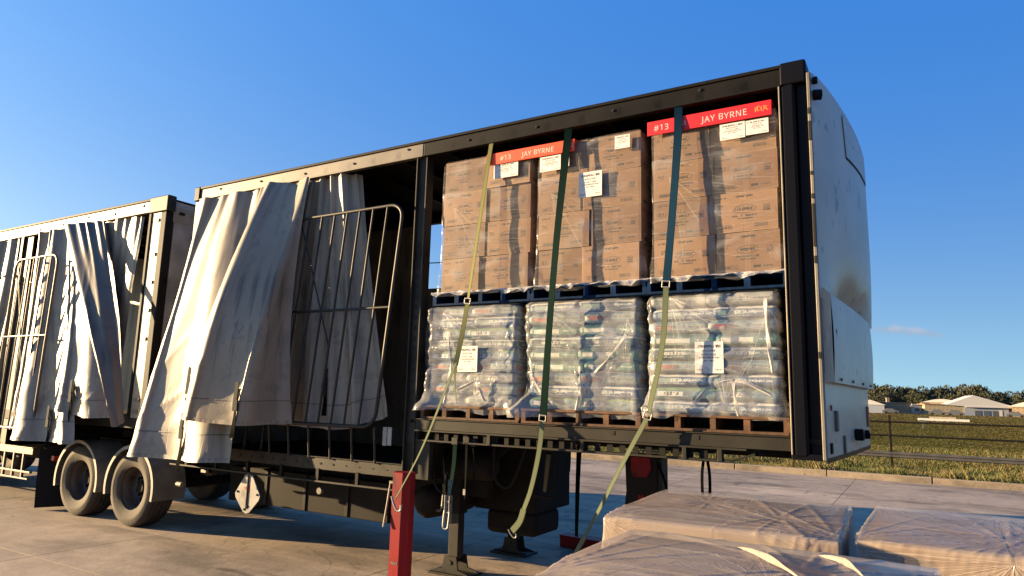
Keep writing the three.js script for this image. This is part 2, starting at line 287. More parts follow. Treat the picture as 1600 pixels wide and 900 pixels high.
const M_tyre = std([0.11, 0.088, 0.066], 0.85, { map: T_grunge, bumpMap: B_fine, bumpScale: 0.003 });
const M_rim = std([0.21, 0.165, 0.12], 0.6, { map: T_grunge, bumpMap: B_fine, bumpScale: 0.0015 });
const M_guard = std([0.40, 0.37, 0.32], 0.55, { map: T_grunge });
const M_steel = std([0.36, 0.34, 0.31], 0.4, { metalness: 0.7 });
const M_tarp = std([0.43, 0.375, 0.305], 0.45, { map: T_tarp, bumpMap: C_tarp, bumpScale: 0.005 });
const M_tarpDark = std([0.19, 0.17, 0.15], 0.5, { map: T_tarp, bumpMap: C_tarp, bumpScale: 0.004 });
const M_farTarp = M_tarp;
const T_web = tex(64, 64, (u, v) => { const k = 190 + 30 * Math.sin(u * 6.28 * 8) + 18 * Math.sin(v * 6.28 * 16) - (Math.abs(u - 0.5) > 0.42 ? 40 : 0); return grey(k); });
const web = c => phys(c, 0.9, { map: T_web, specularIntensity: 0.08 });
const M_webYellow = web([0.34, 0.35, 0.15]), M_webGreen = web([0.008, 0.032, 0.026]), M_webBlue = web([0.010, 0.050, 0.105]), M_webBlack = web([0.008, 0.008, 0.0075]), M_webPale = web([0.22, 0.26, 0.16]);
const T_wood = tex(256, 512, (u, v) => { const g = fbm(u * 26, v * 3, 1, 4, 15), k = 178 + 90 * (g - 0.5) - 40 * sstep(0.6, 0.8, fbm(u * 6, v * 5, 1, 4, 19)); return [k, k * 0.86, k * 0.7]; }, true, [1, 1]);
const M_wood = std([0.44, 0.27, 0.15], 0.8, { map: T_wood, bumpMap: B_fine, bumpScale: 0.001 });
const M_blueWood = phys([0.02, 0.14, 0.66], 0.75, { map: T_wood, specularIntensity: 0.15 });
const M_red = phys([0.50, 0.006, 0.018], 0.5, { map: T_grunge, specularIntensity: 0.4 });
const M_paper = (() => {
  let s = 991; const R = () => { s = (s * 1664525 + 1013904223) >>> 0; return s / 4294967296; };
  return [0, 1].map(k => std([0.86, 0.86, 0.86], 0.7, { map: canvasTex(256, 256, (x, w, h) => {
    x.fillStyle = '#eceae6'; x.fillRect(0, 0, w, h); x.strokeStyle = '#2c2c30';
    scribble(x, 22, 26, 210, 24, R, 4); scribble(x, 70, 66, 110, 16, R, 2.6); scribble(x, 60, 98, 130, 14, R, 2.2); scribble(x, 40, 124, 180, 12, R, 1.8); scribble(x, 80, 150, 90, 11, R, 1.6);
    if (k) { x.strokeStyle = '#8a8a90'; x.lineWidth = 2; x.beginPath(); x.moveTo(150, 0); x.lineTo(150, 256); x.stroke(); }
    x.strokeStyle = '#2c2c30'; scribble(x, 18, 222, 50, 12, R, 2); scribble(x, 180, 222, 52, 12, R, 2);
  }) }));
})();

// ------------------------------------------------------------------ yard, kerb, verge, field
const M_conc = [[0.95, 0.82, 0.67], [0.89, 0.77, 0.63], [0.99, 0.86, 0.70]].map((c, i) => std(c, 0.82, { map: T_conc, bumpMap: B_conc, bumpScale: 0.004 }));
const M_joint = std([0.07, 0.065, 0.06], 0.95);
{
  const yard = struct('yard', uvBox(clean(new THREE.PlaneGeometry(130, 75).rotateX(-Math.PI / 2).translate(-15, -0.0035, 22.6))), M_joint);
  const xs = [], zs = []; for (let x = -7.8 - 3.45 * 5; x < 20; x += 3.45) xs.push(x); for (let z = 1.45 + 4.1 * 2; z > -14.0; z -= 4.1) zs.push(z);
  zs.push(-14.9);
  for (let i = 0; i + 1 < xs.length; i++) for (let j = 0; j + 1 < zs.length; j++) {
    const g = bx(xs[i] + 0.006, xs[i + 1] - 0.006, -0.02, 0 - 0.0006 * rnd(), zs[j + 1] + 0.006, zs[j] - 0.006);
    mesh('concrete_slab', g, M_conc[Math.floor(rnd() * 3)], yard);
  }
  // slabs beyond the near rows, joined: out of the picture or too far to tell apart
  const rest = [];
  for (const [a, b, c, d] of [[-80, xs[0] - 0.01, -14.9, 60], [xs[xs.length - 1] + 0.01, 50, -14.9, 60], [xs[0], xs[xs.length - 1], zs[0] + 0.01, 60]]) rest.push(bx(a, b, -0.02, -0.001, c, d));
  mesh('concrete_paving', rest, M_conc[0], yard);
}
const M_kerb = std([0.66, 0.60, 0.52], 0.9, { map: T_conc, bumpMap: B_conc, bumpScale: 0.006 });
{
  const kerb = struct('kerb', bx(-60, 40, -0.05, 0.10, -15.12, -15.05), M_kerb);
  for (let x = -40; x < 24; x += 2.4) {
    const h = 0.155 + rr(-0.008, 0.008), zf = -14.905 + rr(-0.012, 0.012);
    mesh('kerb_stone', bx(x + 0.008, x + 2.392, -0.04, h, -15.06, zf, 0.02), M_kerb, kerb);
  }
}
const T_field = tex(1024, 1024, (u, v) => {
  const a = fbm(u * 5, v * 5, 5, 5, 25), b = fbm(u * 60, v * 60, 60, 3, 27), c = vnoise(u * 400, v * 400, 400, 29), d = sstep(0.45, 0.7, fbm(u * 12, v * 12, 12, 4, 71));
  const k = 0.8 + 0.5 * (a - 0.5) + 0.5 * (b - 0.5) + 0.25 * (c - 0.5);
  return [lerp(128, 158, d) * k, lerp(124, 138, d) * k, lerp(48, 62, d) * k];
}, true, [1 / 14, 1 / 14]);
const M_field = phys([0.75, 0.75, 0.75], 1, { map: T_field, specularIntensity: 0 });
struct('field', uvBox(clean(new THREE.PlaneGeometry(1500, 900, 30, 60).rotateX(-Math.PI / 2).translate(0, 0.09, -465.1))), M_field);
{
  // long unmown grass between the kerb and the fence, and thinner beyond
  const blade = new THREE.BufferGeometry();
  const bp = []; for (let k = 0; k < 4; k++) { const a = k * 1.7 + 0.3, dx = Math.cos(a), dz = Math.sin(a), l = 0.05 + 0.035 * (k % 3); bp.push(dx * 0.01 - dz * 0.005, 0, dz * 0.01 + dx * 0.005, dx * 0.01 + dz * 0.005, 0, dz * 0.01 - dx * 0.005, dx * (0.02 + l * 0.45), l, dz * (0.02 + l * 0.45)); }
  blade.setAttribute('position', new THREE.Float32BufferAttribute(bp, 3)); blade.computeVertexNormals();
  const N = 52000, im = new THREE.InstancedMesh(blade, std([1, 1, 1], 0.9), N), m = new THREE.Matrix4(), q = new THREE.Quaternion(), c = new THREE.Color();
  for (let i = 0; i < N; i++) {
    const near = i < 34000, x = near ? rr(-16, 9) : rr(-26, 16), z = near ? -15.08 - Math.pow(rnd(), 1.4) * 2.6 : -15.2 - Math.pow(rnd(), 1.2) * 16;
    const cl = vnoise(x * 1.6 + 50, z * 2.2 + 90, 256, 5), s = (near ? 0.7 + 2.1 * Math.pow(cl, 2) : 0.8 + 0.6 * cl) * rr(0.6, 1.3);
    q.setFromAxisAngle(V(0, 1, 0), rnd() * 6.28); m.compose(V(x, 0.085, z), q, V(s * 1.2, s, s * 1.2)); im.setMatrixAt(i, m);
    const t = rnd(), dry = vnoise(x * 0.9 + 20, z * 1.3 + 10, 256, 8) > 0.5 ? 0.6 : 0.25;
    c.setRGB(...(t < dry ? [0.30, 0.23, 0.085] : t < 0.85 ? [0.13, 0.155, 0.035] : [0.19, 0.21, 0.06])); im.setColorAt(i, c);
  }
  {
    const tuft = new THREE.BufferGeometry(), tp = []; for (let k = 0; k < 5; k++) { const a = k * 1.256 + 0.2, dx = Math.cos(a), dz = Math.sin(a), l = 0.6 + 0.4 * ((k * 7) % 3) / 2; tp.push(-dz * 0.32, 0, dx * 0.32, dz * 0.32, 0, -dx * 0.32, dx * 0.3, l, dz * 0.3); }
    tuft.setAttribute('position', new THREE.Float32BufferAttribute(tp, 3)); tuft.computeVertexNormals();
    const NF = 90000, fm = new THREE.InstancedMesh(tuft, std([1, 1, 1], 1), NF);
    for (let i = 0; i < NF; i++) {
      const d = 17 * Math.pow(15.5, Math.pow(rnd(), 0.85)), b = rr(-26, 16) * D2R, x = 0.673 + Math.sin(b) * d, z = 5.548 - Math.cos(b) * d; if (z > -16.2) { fm.setMatrixAt(i, m.makeScale(0, 0, 0)); continue; }
      const s = 0.02 + d * 0.0011, cl = vnoise(x * 0.11 + 40, z * 0.06 + 70, 256, 6), c2 = vnoise(x * 0.5 + 11, z * 0.3 + 7, 256, 9);
      q.setFromAxisAngle(V(0, 1, 0), rnd() * 6.28); m.compose(V(x, 0.085, z), q, V(s * 2.4, s * rr(0.3, 0.62), s * 2.4)); fm.setMatrixAt(i, m);
      const k = rr(0.86, 1.1) * (0.86 + 0.28 * c2), g = clamp(cl * 1.6 - 0.3); c.setRGB(lerp(0.19, 0.135, g) * k, lerp(0.145, 0.128, g) * k, lerp(0.048, 0.034, g) * k); fm.setColorAt(i, c);
    }
    fm.name = 'field_grass'; fm.castShadow = fm.receiveShadow = true; scene.add(fm); tag(fm, 'dry mown grass covering the field behind the fence', 'grass'); fm.userData.kind = 'stuff';
  }
  im.name = 'verge_grass'; im.castShadow = im.receiveShadow = true; scene.add(im); tag(im, 'ragged yellow green grass growing along the kerb and fence', 'grass'); im.userData.kind = 'stuff';
}

// ------------------------------------------------------------------ far side of the field: place by compass bearing (deg) and distance
const far = (b, d) => [0.673 + Math.sin(b * D2R) * d, 0.09, 5.548 - Math.cos(b * D2R) * d];
const M_leaf = [[0.050, 0.055, 0.022], [0.036, 0.042, 0.020], [0.068, 0.066, 0.026]].map(c => std(c, 0.9));
const M_bark = std([0.08, 0.06, 0.045], 0.9);
function crownGeo(s0, lobes) {
  let s = s0; const R = () => { s = (s * 1664525 + 1013904223) >>> 0; return s / 4294967296; };
  const L = []; for (let i = 0; i < lobes; i++) { const a = R() * 6.28, r = 0.62 * Math.sqrt(R()); L.push([Math.cos(a) * r, 0.45 + 0.42 * R() * (1 - r * 0.6), Math.sin(a) * r, 0.2 + 0.17 * R()]); }
  const pos = [];
  for (let i = 0; i < 1500; i++) {
    const l = L[Math.floor(R() * lobes)], u = R() * 2 - 1, a = R() * 6.28, q = Math.sqrt(1 - u * u), rad = l[3] * (0.7 + 0.36 * R());
    const c = V(l[0] + q * Math.cos(a) * rad, l[1] + u * rad * 0.8, l[2] + q * Math.sin(a) * rad), sz = 0.035 + 0.035 * R();
    const e1 = V(R() - 0.5, R() - 0.5, R() - 0.5).normalize().multiplyScalar(sz), e2 = V(R() - 0.5, R() - 0.5, R() - 0.5).normalize().multiplyScalar(sz);
    for (const p of [c.clone().add(e1), c.clone().add(e2), c.clone().sub(e1).sub(e2)]) pos.push(p.x, p.y, p.z);
  }
  const g = new THREE.BufferGeometry(); g.setAttribute('position', new THREE.Float32BufferAttribute(pos, 3)); g.computeVertexNormals(); return g;
}
const CROWN = [11, 23, 37, 51].map((s, i) => crownGeo(s, 7 + i)), TRUNK = merge([rod([0, 0, 0], [0.02, 0.5, 0.01], 0.035, 7, 0.022), rod([0.02, 0.42, 0], [0.2, 0.7, 0.08], 0.02, 5, 0.01), rod([0.02, 0.4, 0], [-0.18, 0.68, -0.1], 0.02, 5, 0.01)]);
{
  const list = [];  // bearing, distance, height, width
  const tops = [[-4.2, 10.2], [-3.2, 10.6], [-2.6, 10.9], [-1.9, 11.2], [-1.2, 10.6], [-0.5, 10.2], [0.1, 9.9], [0.8, 9.8], [1.4, 10.4], [2.0, 10.9], [2.7, 10.6], [3.3, 11.4], [3.9, 11.0], [4.6, 8.8], [5.2, 7.4], [5.9, 9.0], [6.6, 9.8], [7.4, 9.0]];
  for (const [b, h] of tops) list.push([b + rr(-0.12, 0.12), rr(300, 330), h * rr(1.05, 1.2), h * rr(1.0, 1.25)]);
  for (const [b, h] of [[-3.6, 8.0], [-2.3, 8.4], [-1.5, 7.2], [-0.2, 8.6], [1.1, 9.0], [1.9, 7.8], [2.5, 8.2], [4.3, 8.8], [5.0, 6.6]]) list.push([b, rr(278, 292), h, h * rr(1.1, 1.35)]);
  const nth = ['first', 'second', 'third', 'fourth', 'fifth', 'sixth', 'seventh', 'eighth', 'ninth', 'tenth', 'eleventh', 'twelfth', 'thirteenth', 'fourteenth', 'fifteenth', 'sixteenth', 'seventeenth', 'eighteenth'];
  list.forEach(([b, d, h, w], i) => {
    const back = i < tops.length, n = back ? i : i - tops.length;
    const t = thing('broadleaf_tree', `dark rounded tree, ${nth[n]} from the trailer in the ${back ? 'tall rear' : 'lower front'} row across the field`, 'tree', 'trees across the field', far(b, d), rnd() * 6);
    t.scale.set(w * 0.62, h * 0.92, w * 0.62);
    mesh('crown', CROWN[i % 4], M_leaf[i % 3], t); mesh('trunk', TRUNK, M_bark, t);
  });
  // the mass of undergrowth that closes the view between the trunks
  const N = 5200, tri = new THREE.BufferGeometry(); tri.setAttribute('position', new THREE.Float32BufferAttribute([-0.5, 0, 0, 0.5, 0.1, 0.2, 0.05, 0.6, -0.3, 0.2, 0, -0.5, -0.1, 0.3, 0.5, 0, 0.8, 0], 3)); tri.computeVertexNormals();
  const im = new THREE.InstancedMesh(tri, M_leaf[1], N), m = new THREE.Matrix4(), q = new THREE.Quaternion();
  for (let i = 0; i < N; i++) { const b = rr(-6, 10), p = far(b, rr(298, 320)), y = Math.pow(rnd(), 1.1) * (6.3 - (b > 4.6 && b < 5.6 ? 2 : 0)); q.setFromEuler(new THREE.Euler(rnd() * 6, rnd() * 6, rnd() * 6)); const s = rr(0.8, 1.8); m.compose(V(p[0], p[1] + y, p[2]), q, V(s, s, s)); im.setMatrixAt(i, m); }
  im.name = 'undergrowth'; scene.add(im); tag(im, 'dense dark undergrowth between the tree trunks across the field', 'undergrowth'); im.userData.kind = 'stuff';
}
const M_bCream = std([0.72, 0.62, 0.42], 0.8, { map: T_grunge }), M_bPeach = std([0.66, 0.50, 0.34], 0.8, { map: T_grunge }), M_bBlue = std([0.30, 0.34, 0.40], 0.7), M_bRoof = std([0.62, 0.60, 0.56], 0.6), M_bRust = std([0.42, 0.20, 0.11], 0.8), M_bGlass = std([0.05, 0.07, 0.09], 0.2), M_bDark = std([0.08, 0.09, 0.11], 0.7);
// a building whose local x runs along its front (to the viewer's right), z towards the viewer
function building(name, label, b, d, turn, build) { const t = thing(name, label, 'building', 'buildings across the field', far(b, d), -b * D2R + turn); t.scale.y = 0.78; build(t); return t; }
building('hangar', 'pale grey shed half hidden behind the trailer nose', -2.95, 240, 0, t => {
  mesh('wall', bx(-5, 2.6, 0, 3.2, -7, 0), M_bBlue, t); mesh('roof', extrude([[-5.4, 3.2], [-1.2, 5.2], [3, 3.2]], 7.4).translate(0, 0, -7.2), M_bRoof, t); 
});
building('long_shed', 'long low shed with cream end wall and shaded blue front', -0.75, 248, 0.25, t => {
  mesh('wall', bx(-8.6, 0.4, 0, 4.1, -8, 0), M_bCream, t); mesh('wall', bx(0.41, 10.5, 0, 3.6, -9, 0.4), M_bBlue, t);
  mesh('roof', bx(-9.0, 0.8, 4.1, 4.4, -8.4, 0.4), M_bDark, t); mesh('roof', bx(0.5, 11, 3.6, 3.9, -9.4, 0.9), M_bRoof, t);
  for (let i = 0; i < 5; i++) { const w = mesh('window', bx(1.4 + i * 1.8, 2.6 + i * 1.8, 1.2, 2.4, 0.41, 0.47), M_bGlass, t); mesh('frame', bx(1.3 + i * 1.8, 2.7 + i * 1.8, 1.05, 1.2, 0.41, 0.55), M_bRoof, w); }
  mesh('door', bx(9.0, 10.0, 0.02, 2.2, 0.41, 0.47), M_bRoof, t); mesh('chimney', bx(-5.6, -4.7, 4.4, 6.2, -4, -3), M_bCream, t); mesh('roof_vent', bx(4.0, 6.2, 3.9, 4.6, -3, -2), M_bPeach, t);
  for (let i = 0; i < 4; i++) mesh('wall_panel', bx(-8.2 + i * 2.1, -6.3 + i * 2.1, 0.9, 2.9, 0.01, 0.06), M_bPeach, t);
});
building('curved_roof_hall', 'pale hall with curved roof rising between the sheds', 1.25, 275, 0, t => {
  mesh('wall', bx(-5.5, 5.5, 0, 5.0, -6, 0), M_bCream, t); mesh('roof', (() => { const p = []; for (let i = 0; i <= 10; i++) p.push([-5.8 + 11.6 * i / 10, 5.0 + 1.5 * Math.sin(Math.PI * i / 10)]); return extrude(p, 6.4).translate(0, 0, -6.2); })(), M_bRoof, t); mesh('window', bx(-1.5, 3.0, 3.6, 4.4, 0.01, 0.06), M_bGlass, t);
});
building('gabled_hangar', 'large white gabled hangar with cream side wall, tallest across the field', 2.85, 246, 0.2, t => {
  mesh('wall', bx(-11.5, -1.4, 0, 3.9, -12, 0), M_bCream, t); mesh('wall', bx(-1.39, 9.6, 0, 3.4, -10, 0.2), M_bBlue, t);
  mesh('roof', extrude([[-6.2, 3.92], [1.2, 7.7], [10.6, 3.92], [10.6, 3.5], [-1.2, 3.5], [-6.2, 3.9]], 11).translate(0, 0, -10.4), M_bRoof, t);
  mesh('roof', bx(-11.8, -6.3, 3.9, 4.15, -12.3, 0.3), M_bRust, t); mesh('eave', bx(-1.2, 10.8, 3.2, 3.5, -10.4, 0.9), M_bRoof, t);
  for (let i = 0; i < 3; i++) mesh('door', bx(1.2 + i * 2.2, 2.8 + i * 2.2, 0.02, 2.0, 0.21, 0.28), M_bDark, t);
  mesh('door', bx(7.2, 8.0, 0.02, 2.3, 0.21, 0.28), M_bRoof, t);
});
building('brick_shed', 'low rust brown shed with sloping roof beside the gabled hangar', 4.85, 250, 0, t => { mesh('wall', bx(-3.0, 3.2, 0, 2.2, -5, 0), M_bRust, t); mesh('roof', extrude([[-3.4, 2.2], [-1.5, 3.6], [3.4, 2.2]], 5.4).translate(0, 0, -5.2), M_bRust, t); });
building('peach_hall', 'peach hall with white arched roof at the edge of the picture', 6.1, 246, 0, t => {
  mesh('wall', bx(-3.8, 8, 0, 3.8, -8, 0), M_bPeach, t); mesh('roof', (() => { const p = []; for (let i = 0; i <= 10; i++) p.push([-4.6 + 13 * i / 10, 3.8 + 2.2 * Math.sin(Math.PI * i / 10)]); return extrude(p, 9).translate(0, 0, -8.6); })(), M_bRoof, t); mesh('door', bx(0, 3, 0.02, 2.8, 0.01, 0.08), M_bDark, t);
});
{ // parked vehicles far off, and a low white slab in the grass
  const cars = [[-1.95, 'dark car parked before the cream wall of the long shed'], [0.95, 'dark car parked at the near end of the gabled hangar wall'], [2.0, 'dark car parked before the cream wall of the gabled hangar'], [5.4, 'dark car parked before the brown shed']];
  for (const [b, l] of cars) {
    const t = thing('parked_car', l, 'car', 'cars parked across the field', far(b, 232), -b * D2R);
    mesh('body', extrude([[-2.1, 0.35], [2.1, 0.35], [2.15, 0.8], [1.3, 0.95], [0.7, 1.45], [-1.0, 1.5], [-1.7, 0.95], [-2.15, 0.85]], 1.6, 0.06).translate(0, 0, -0.8), M_bDark, t);
    for (const x of [-1.3, 1.3]) mesh('wheel', clean(new THREE.CylinderGeometry(0.33, 0.33, 0.2, 12).rotateX(Math.PI / 2)).translate(x, 0.33, 0.85), M_rubber, t);
  }
  const s = thing('concrete_pad', 'white low slab lying in the grass of the field', 'slab', null, far(1.35, 120), 0);
  mesh('slab', bx(-3.4, 3.0, 0, 0.35, -1.5, 1.2, 0.03), M_bRoof, s); mesh('marker_block', bx(-1.9, 1.4, 0.35, 0.62, -0.4, 0.4, 0.02), M_bCream, s);
  const st = thing('marker_stake', 'small dark stake standing in the grass behind the fence', 'stake', null, far(0.0, 70), 0);
  mesh('post', bx(-0.06, 0.06, 0, 0.5, -0.06, 0.06), M_bDark, st); mesh('plate', bx(-0.22, 0.22, 0.5, 0.78, -0.03, 0.03), M_bDark, st);
}
// ------------------------------------------------------------------ fence along the field
{
  const f = thing('field_fence', 'dark two-rail fence with silver guard beam behind the kerb', 'fence');
  for (let x = -20.1; x < 16; x += 5) mesh('post', [bx(x - 0.03, x + 0.03, 0.05, 1.64, -16.03, -15.97, 0.008), bx(x - 0.033, x + 0.033, 1.64, 1.655, -16.034, -15.966)], M_dark, f);
  for (let x = -20.1; x < 11; x += 5) { for (const y of [1.475, 1.108]) mesh('rail', rod([x, y, -15.945], [x + 4.99, y, -15.945], 0.024, 8), M_dark, f); }
  const M_beam = std([0.15, 0.15, 0.155], 0.5, { map: T_grunge });
  for (let x = -20.1; x < 11; x += 5) {
    const pr = [[0, 0], [-0.03, 0.02], [-0.03, 0.05], [0, 0.075], [-0.03, 0.10], [-0.03, 0.13], [0, 0.15], [0.006, 0.15], [0.006, 0]].reverse();
    const g = extrude(pr, 4.99); g.rotateY(Math.PI / 2); g.translate(x, 0.53, -15.93); uvBox(g); mesh('guard_beam', g, M_beam, f);
  }
}
// ------------------------------------------------------------------ wheels (axle along z, outer face towards +z)
function lathe(prof, seg = 40) { const g = clean(new THREE.LatheGeometry(prof.map(p => new THREE.Vector2(p[0], p[1])), seg)); g.rotateX(Math.PI / 2); return smoothNormals(g); }
const G_tyre = (() => {
  const p = [[0.285, -0.15], [0.33, -0.172], [0.39, -0.185], [0.445, -0.18], [0.478, -0.166], [0.492, -0.15]];
  for (const t of [-0.10, -0.035, 0.035, 0.10]) p.push([0.5, t - 0.012 - 0.02], [0.5, t - 0.012], [0.487, t - 0.008], [0.487, t + 0.008], [0.5, t + 0.012], [0.5, t + 0.03]);
  p.push([0.492, 0.15], [0.478, 0.166], [0.445, 0.18], [0.42, 0.183], [0.415, 0.187], [0.39, 0.187], [0.385, 0.184], [0.33, 0.172], [0.285, 0.15]);
  return uvBox(lathe(p, 48), 1);
})();
const G_rim = uvBox(lathe([[0.285, -0.15], [0.285, 0.135], [0.298, 0.152], [0.303, 0.148], [0.292, 0.12], [0.268, 0.09], [0.262, 0.02], [0.255, -0.03], [0.225, -0.055], [0.15, -0.045], [0.13, -0.04], [0.0, -0.04]], 40));
const G_hub = uvBox(lathe([[0.10, -0.045], [0.095, 0.0], [0.08, 0.03], [0.05, 0.036], [0.0, 0.036]], 24));
const G_nut = (() => { const l = []; for (let i = 0; i < 10; i++) { const a = i * Math.PI / 5; l.push(clean(new THREE.CylinderGeometry(0.014, 0.017, 0.045, 6)).rotateX(Math.PI / 2).translate(Math.cos(a) * 0.14, Math.sin(a) * 0.14, -0.025)); } return l; })();
const G_rimhole = (() => { const l = []; for (let i = 0; i < 8; i++) { const a = i * Math.PI / 4 + 0.2; l.push(clean(new THREE.CylinderGeometry(0.026, 0.026, 0.012, 12)).rotateX(Math.PI / 2).translate(Math.cos(a) * 0.2, Math.sin(a) * 0.2, -0.047)); } return merge(l); })();
function wheel(parent, x, z, flip) {
  const w = grp('wheel', parent); w.position.set(x, 0.5, z); if (flip) w.rotation.y = Math.PI; w.rotation.z = rnd() * 6;
  mesh('tyre', G_tyre, M_tyre, w); mesh('rim', G_rim, M_rim, w); mesh('hub', G_hub, M_chassis, w);
  mesh('rim_openings', G_rimhole, M_hole, w); for (const n of G_nut) mesh('wheel_nut', n, M_chassis, w);
}
function mudguard(parent, x, z0, z1, r = 0.575) {
  const N = 22, a0 = -12 * D2R, a1 = 192 * D2R;
  const f = (rad, za, zb) => surf((u, v) => { const a = lerp(a0, a1, u); return V(x + Math.cos(a) * rad, 0.5 + Math.sin(a) * rad, lerp(za, zb, v)); }, N, 1);
  const lip = surf((u, v) => { const a = lerp(a0, a1, u), rad = r - 0.045 * v; return V(x + Math.cos(a) * rad, 0.5 + Math.sin(a) * rad, z0 + 0.004); }, N, 1);
  mesh('mudguard', [uvBox(clean(f(r, z0, z1))), uvBox(clean(f(r - 0.006, z0, z1))), uvBox(clean(lip))], M_guard, parent);
}
// ------------------------------------------------------------------ front trailer
const HT = 4.58, T1R = -7.71, XM = -3.82;
const t1 = thing('curtain_side_trailer', 'near trailer with raised front deck, black corner post and rounded white nose', 'trailer');
{
  const P = (n, g, m = M_dark, par = t1) => mesh(n, g, m, par);
  // roof
  P('roof_rail', [bx(T1R, XM + 0.02, 4.41, 4.55, -0.08, 0, 0.012), bx(T1R, XM + 0.02, 4.395, 4.415, -0.05, 0.014, 0.006)], M_rail);
  P('roof_rail', [bx(XM + 0.02, -0.15, 4.41, 4.55, -0.08, 0, 0.012), bx(XM + 0.02, -0.15, 4.395, 4.415, -0.05, 0.014, 0.006)], M_railDark);
  P('roof_edge_trim', bx(T1R, -0.15, 4.55, HT, -0.07, 0.012, 0.006), M_railDark);
  P('roof_rail', bx(T1R, -0.15, 4.41, 4.57, -2.5, -2.42), M_railDark);
  P('roof_sheet', bx(T1R, 0.02, 4.535, 4.55, -2.42, -0.08), M_dark);
  for (let x = T1R + 0.35; x < -0.3; x += 0.62) P('roof_bow', bx(x, x + 0.06, 4.46, 4.53, -2.42, -0.085), M_railDark);
  for (let k = 0; k < 9; k++) { const x = T1R + 0.5 + k * 0.8; P('rail_rivet', clean(new THREE.CylinderGeometry(0.012, 0.014, 0.012, 8)).rotateX(Math.PI / 2).translate(x, 4.49 + rr(-0.02, 0.02), 0.005), M_hole); }
  for (const [z0, z1] of [[-0.09, 0.02], [-2.51, -2.40]]) P('corner_casting', bx(T1R - 0.03, T1R + 0.08, 4.39, HT + 0.006, z0, z1, 0.014), M_railDark);
  for (const [z0, z1] of [[-0.2, 0.015], [-2.5, -2.3]]) P('corner_casting', bx(-0.165, 0.035, 4.40, HT + 0.015, z0, z1, 0.02), M_black);
  // posts
  P('front_post', [bx(-0.165, -0.055, 1.47, 4.41, -0.13, 0.008, 0.025), bx(-0.055, 0.035, 1.47, 4.41, -0.13, -0.035, 0.02)], M_black);
  P('post_edge_strip', bx(-0.178, -0.166, 1.49, 4.40, -0.07, 0.012, 0.004), M_cream);
  P('front_post', bx(-0.165, 0.03, 1.47, 4.40, -2.5, -2.37, 0.02), M_black);
  P('middle_post', [bx(XM - 0.06, XM - 0.045, 1.08, 4.40, -0.13, 0.004, 0.004), bx(XM - 0.045, XM + 0.06, 1.08, 4.40, -0.05, -0.03), bx(XM + 0.06, XM + 0.075, 1.08, 4.40, -0.13, -0.01, 0.004)], M_deckrail);
  for (let y = 1.75; y < 3.4; y += 0.11) P('post_slot', bx(XM - 0.02, XM + 0.02, y, y + 0.045, -0.031, -0.0285), M_hole);
  P('middle_post', bx(XM - 0.06, XM + 0.07, 1.08, 4.40, -2.48, -2.38), M_dark);
  P('rear_post', bx(T1R - 0.02, T1R + 0.10, 1.0, 4.39, -0.12, -0.005, 0.012), M_rail); P('rear_post', bx(T1R - 0.02, T1R + 0.10, 1.0, 4.39, -2.49, -2.39, 0.012), M_rail);
  P("rear_wall", bx(T1R - 0.01, T1R + 0.02, 1.05, 4.56, -2.38, -0.13), M_white);
  // front deck with its side channel
  P('front_deck', bx(XM, 0.02, 1.575, 1.608, -2.48, -0.03), M_chassis);
  P('side_rail', [bx(XM + 0.08, -0.18, 1.512, 1.612, -0.05, -0.012, 0.004), bx(XM + 0.08, -0.18, 1.612, 1.622, -0.06, 0.006, 0.003), bx(XM + 0.08, -0.50, 1.496, 1.512, -0.05, 0.016, 0.003)], M_deckrail);
  P('side_rail', bx(XM + 0.08, -0.18, 1.50, 1.612, -2.49, -2.45), M_dark);
  P('tie_rail', [bx(XM + 0.1, -0.62, 1.40, 1.418, -0.06, 0.012, 0.004), bar([-0.625, 1.409, -0.024], [-0.44, 1.475, -0.024], 0.07, 0.018)], M_deckrail);
  for (let x = XM + 0.2; x < -0.7; x += 0.115) P('tie_slot_web', bx(x, x + 0.05, 1.418, 1.497, -0.035, -0.028), M_dark);
  for (const x of [-2.86, -1.9, -1.0, -0.72]) P('rail_bracket', bx(x, x + 0.035, 1.405, 1.50, -0.05, 0.02, 0.004), M_deckrail);
  for (const x of [-2.35, -1.62, -1.05, -0.9]) P('rail_bolt', bx(x, x + 0.03, 1.56, 1.595, -0.013, -0.008), M_hole);
  P('underframe_beam', [bx(XM + 0.1, -0.2, 1.42, 1.575, -0.85, -0.72), bx(XM + 0.1, -0.2, 1.42, 1.575, -1.78, -1.65)], M_chassis);
  for (let x = XM + 0.2; x < -0.1; x += 0.45) P('cross_member', bx(x, x + 0.05, 1.46, 1.574, -2.44, -0.06), M_chassis);
  P('skid_plate', bx(-2.4, -0.2, 1.405, 1.42, -1.7, -0.8), M_chassis);
  P('front_sill', bx(-0.18, 0.06, 1.455, 1.50, -2.45, 0.0, 0.006), M_black);
  // the step down to the rear deck
  P('step_panel', [bx(XM - 0.06, XM + 0.26, 1.02, 1.40, -0.09, -0.03, 0.01), bx(XM - 0.03, XM, 1.0, 1.575, -2.45, -0.1), bx(XM - 0.06, XM + 0.1, 1.40, 1.61, -0.09, -0.035, 0.008)], M_deckrail);
  P('rear_deck', bx(T1R, XM - 0.03, 1.08, 1.11, -2.48, -0.03), M_chassis);
  P('perforated_rail', [bx(T1R, XM - 0.06, 1.02, 1.15, -0.05, -0.022, 0.004), bx(T1R, XM - 0.06, 1.15, 1.158, -0.06, 0.0, 0.003)], M_deckrail);
  for (let x = T1R + 0.2; x < XM - 0.2; x += 0.19) { const r = 0.012 + 0.006 * (Math.round(x * 10) % 2); P('rail_hole', clean(new THREE.CylinderGeometry(r, r, 0.006, 10)).rotateX(Math.PI / 2).translate(x, 1.085, -0.0195), M_hole); }
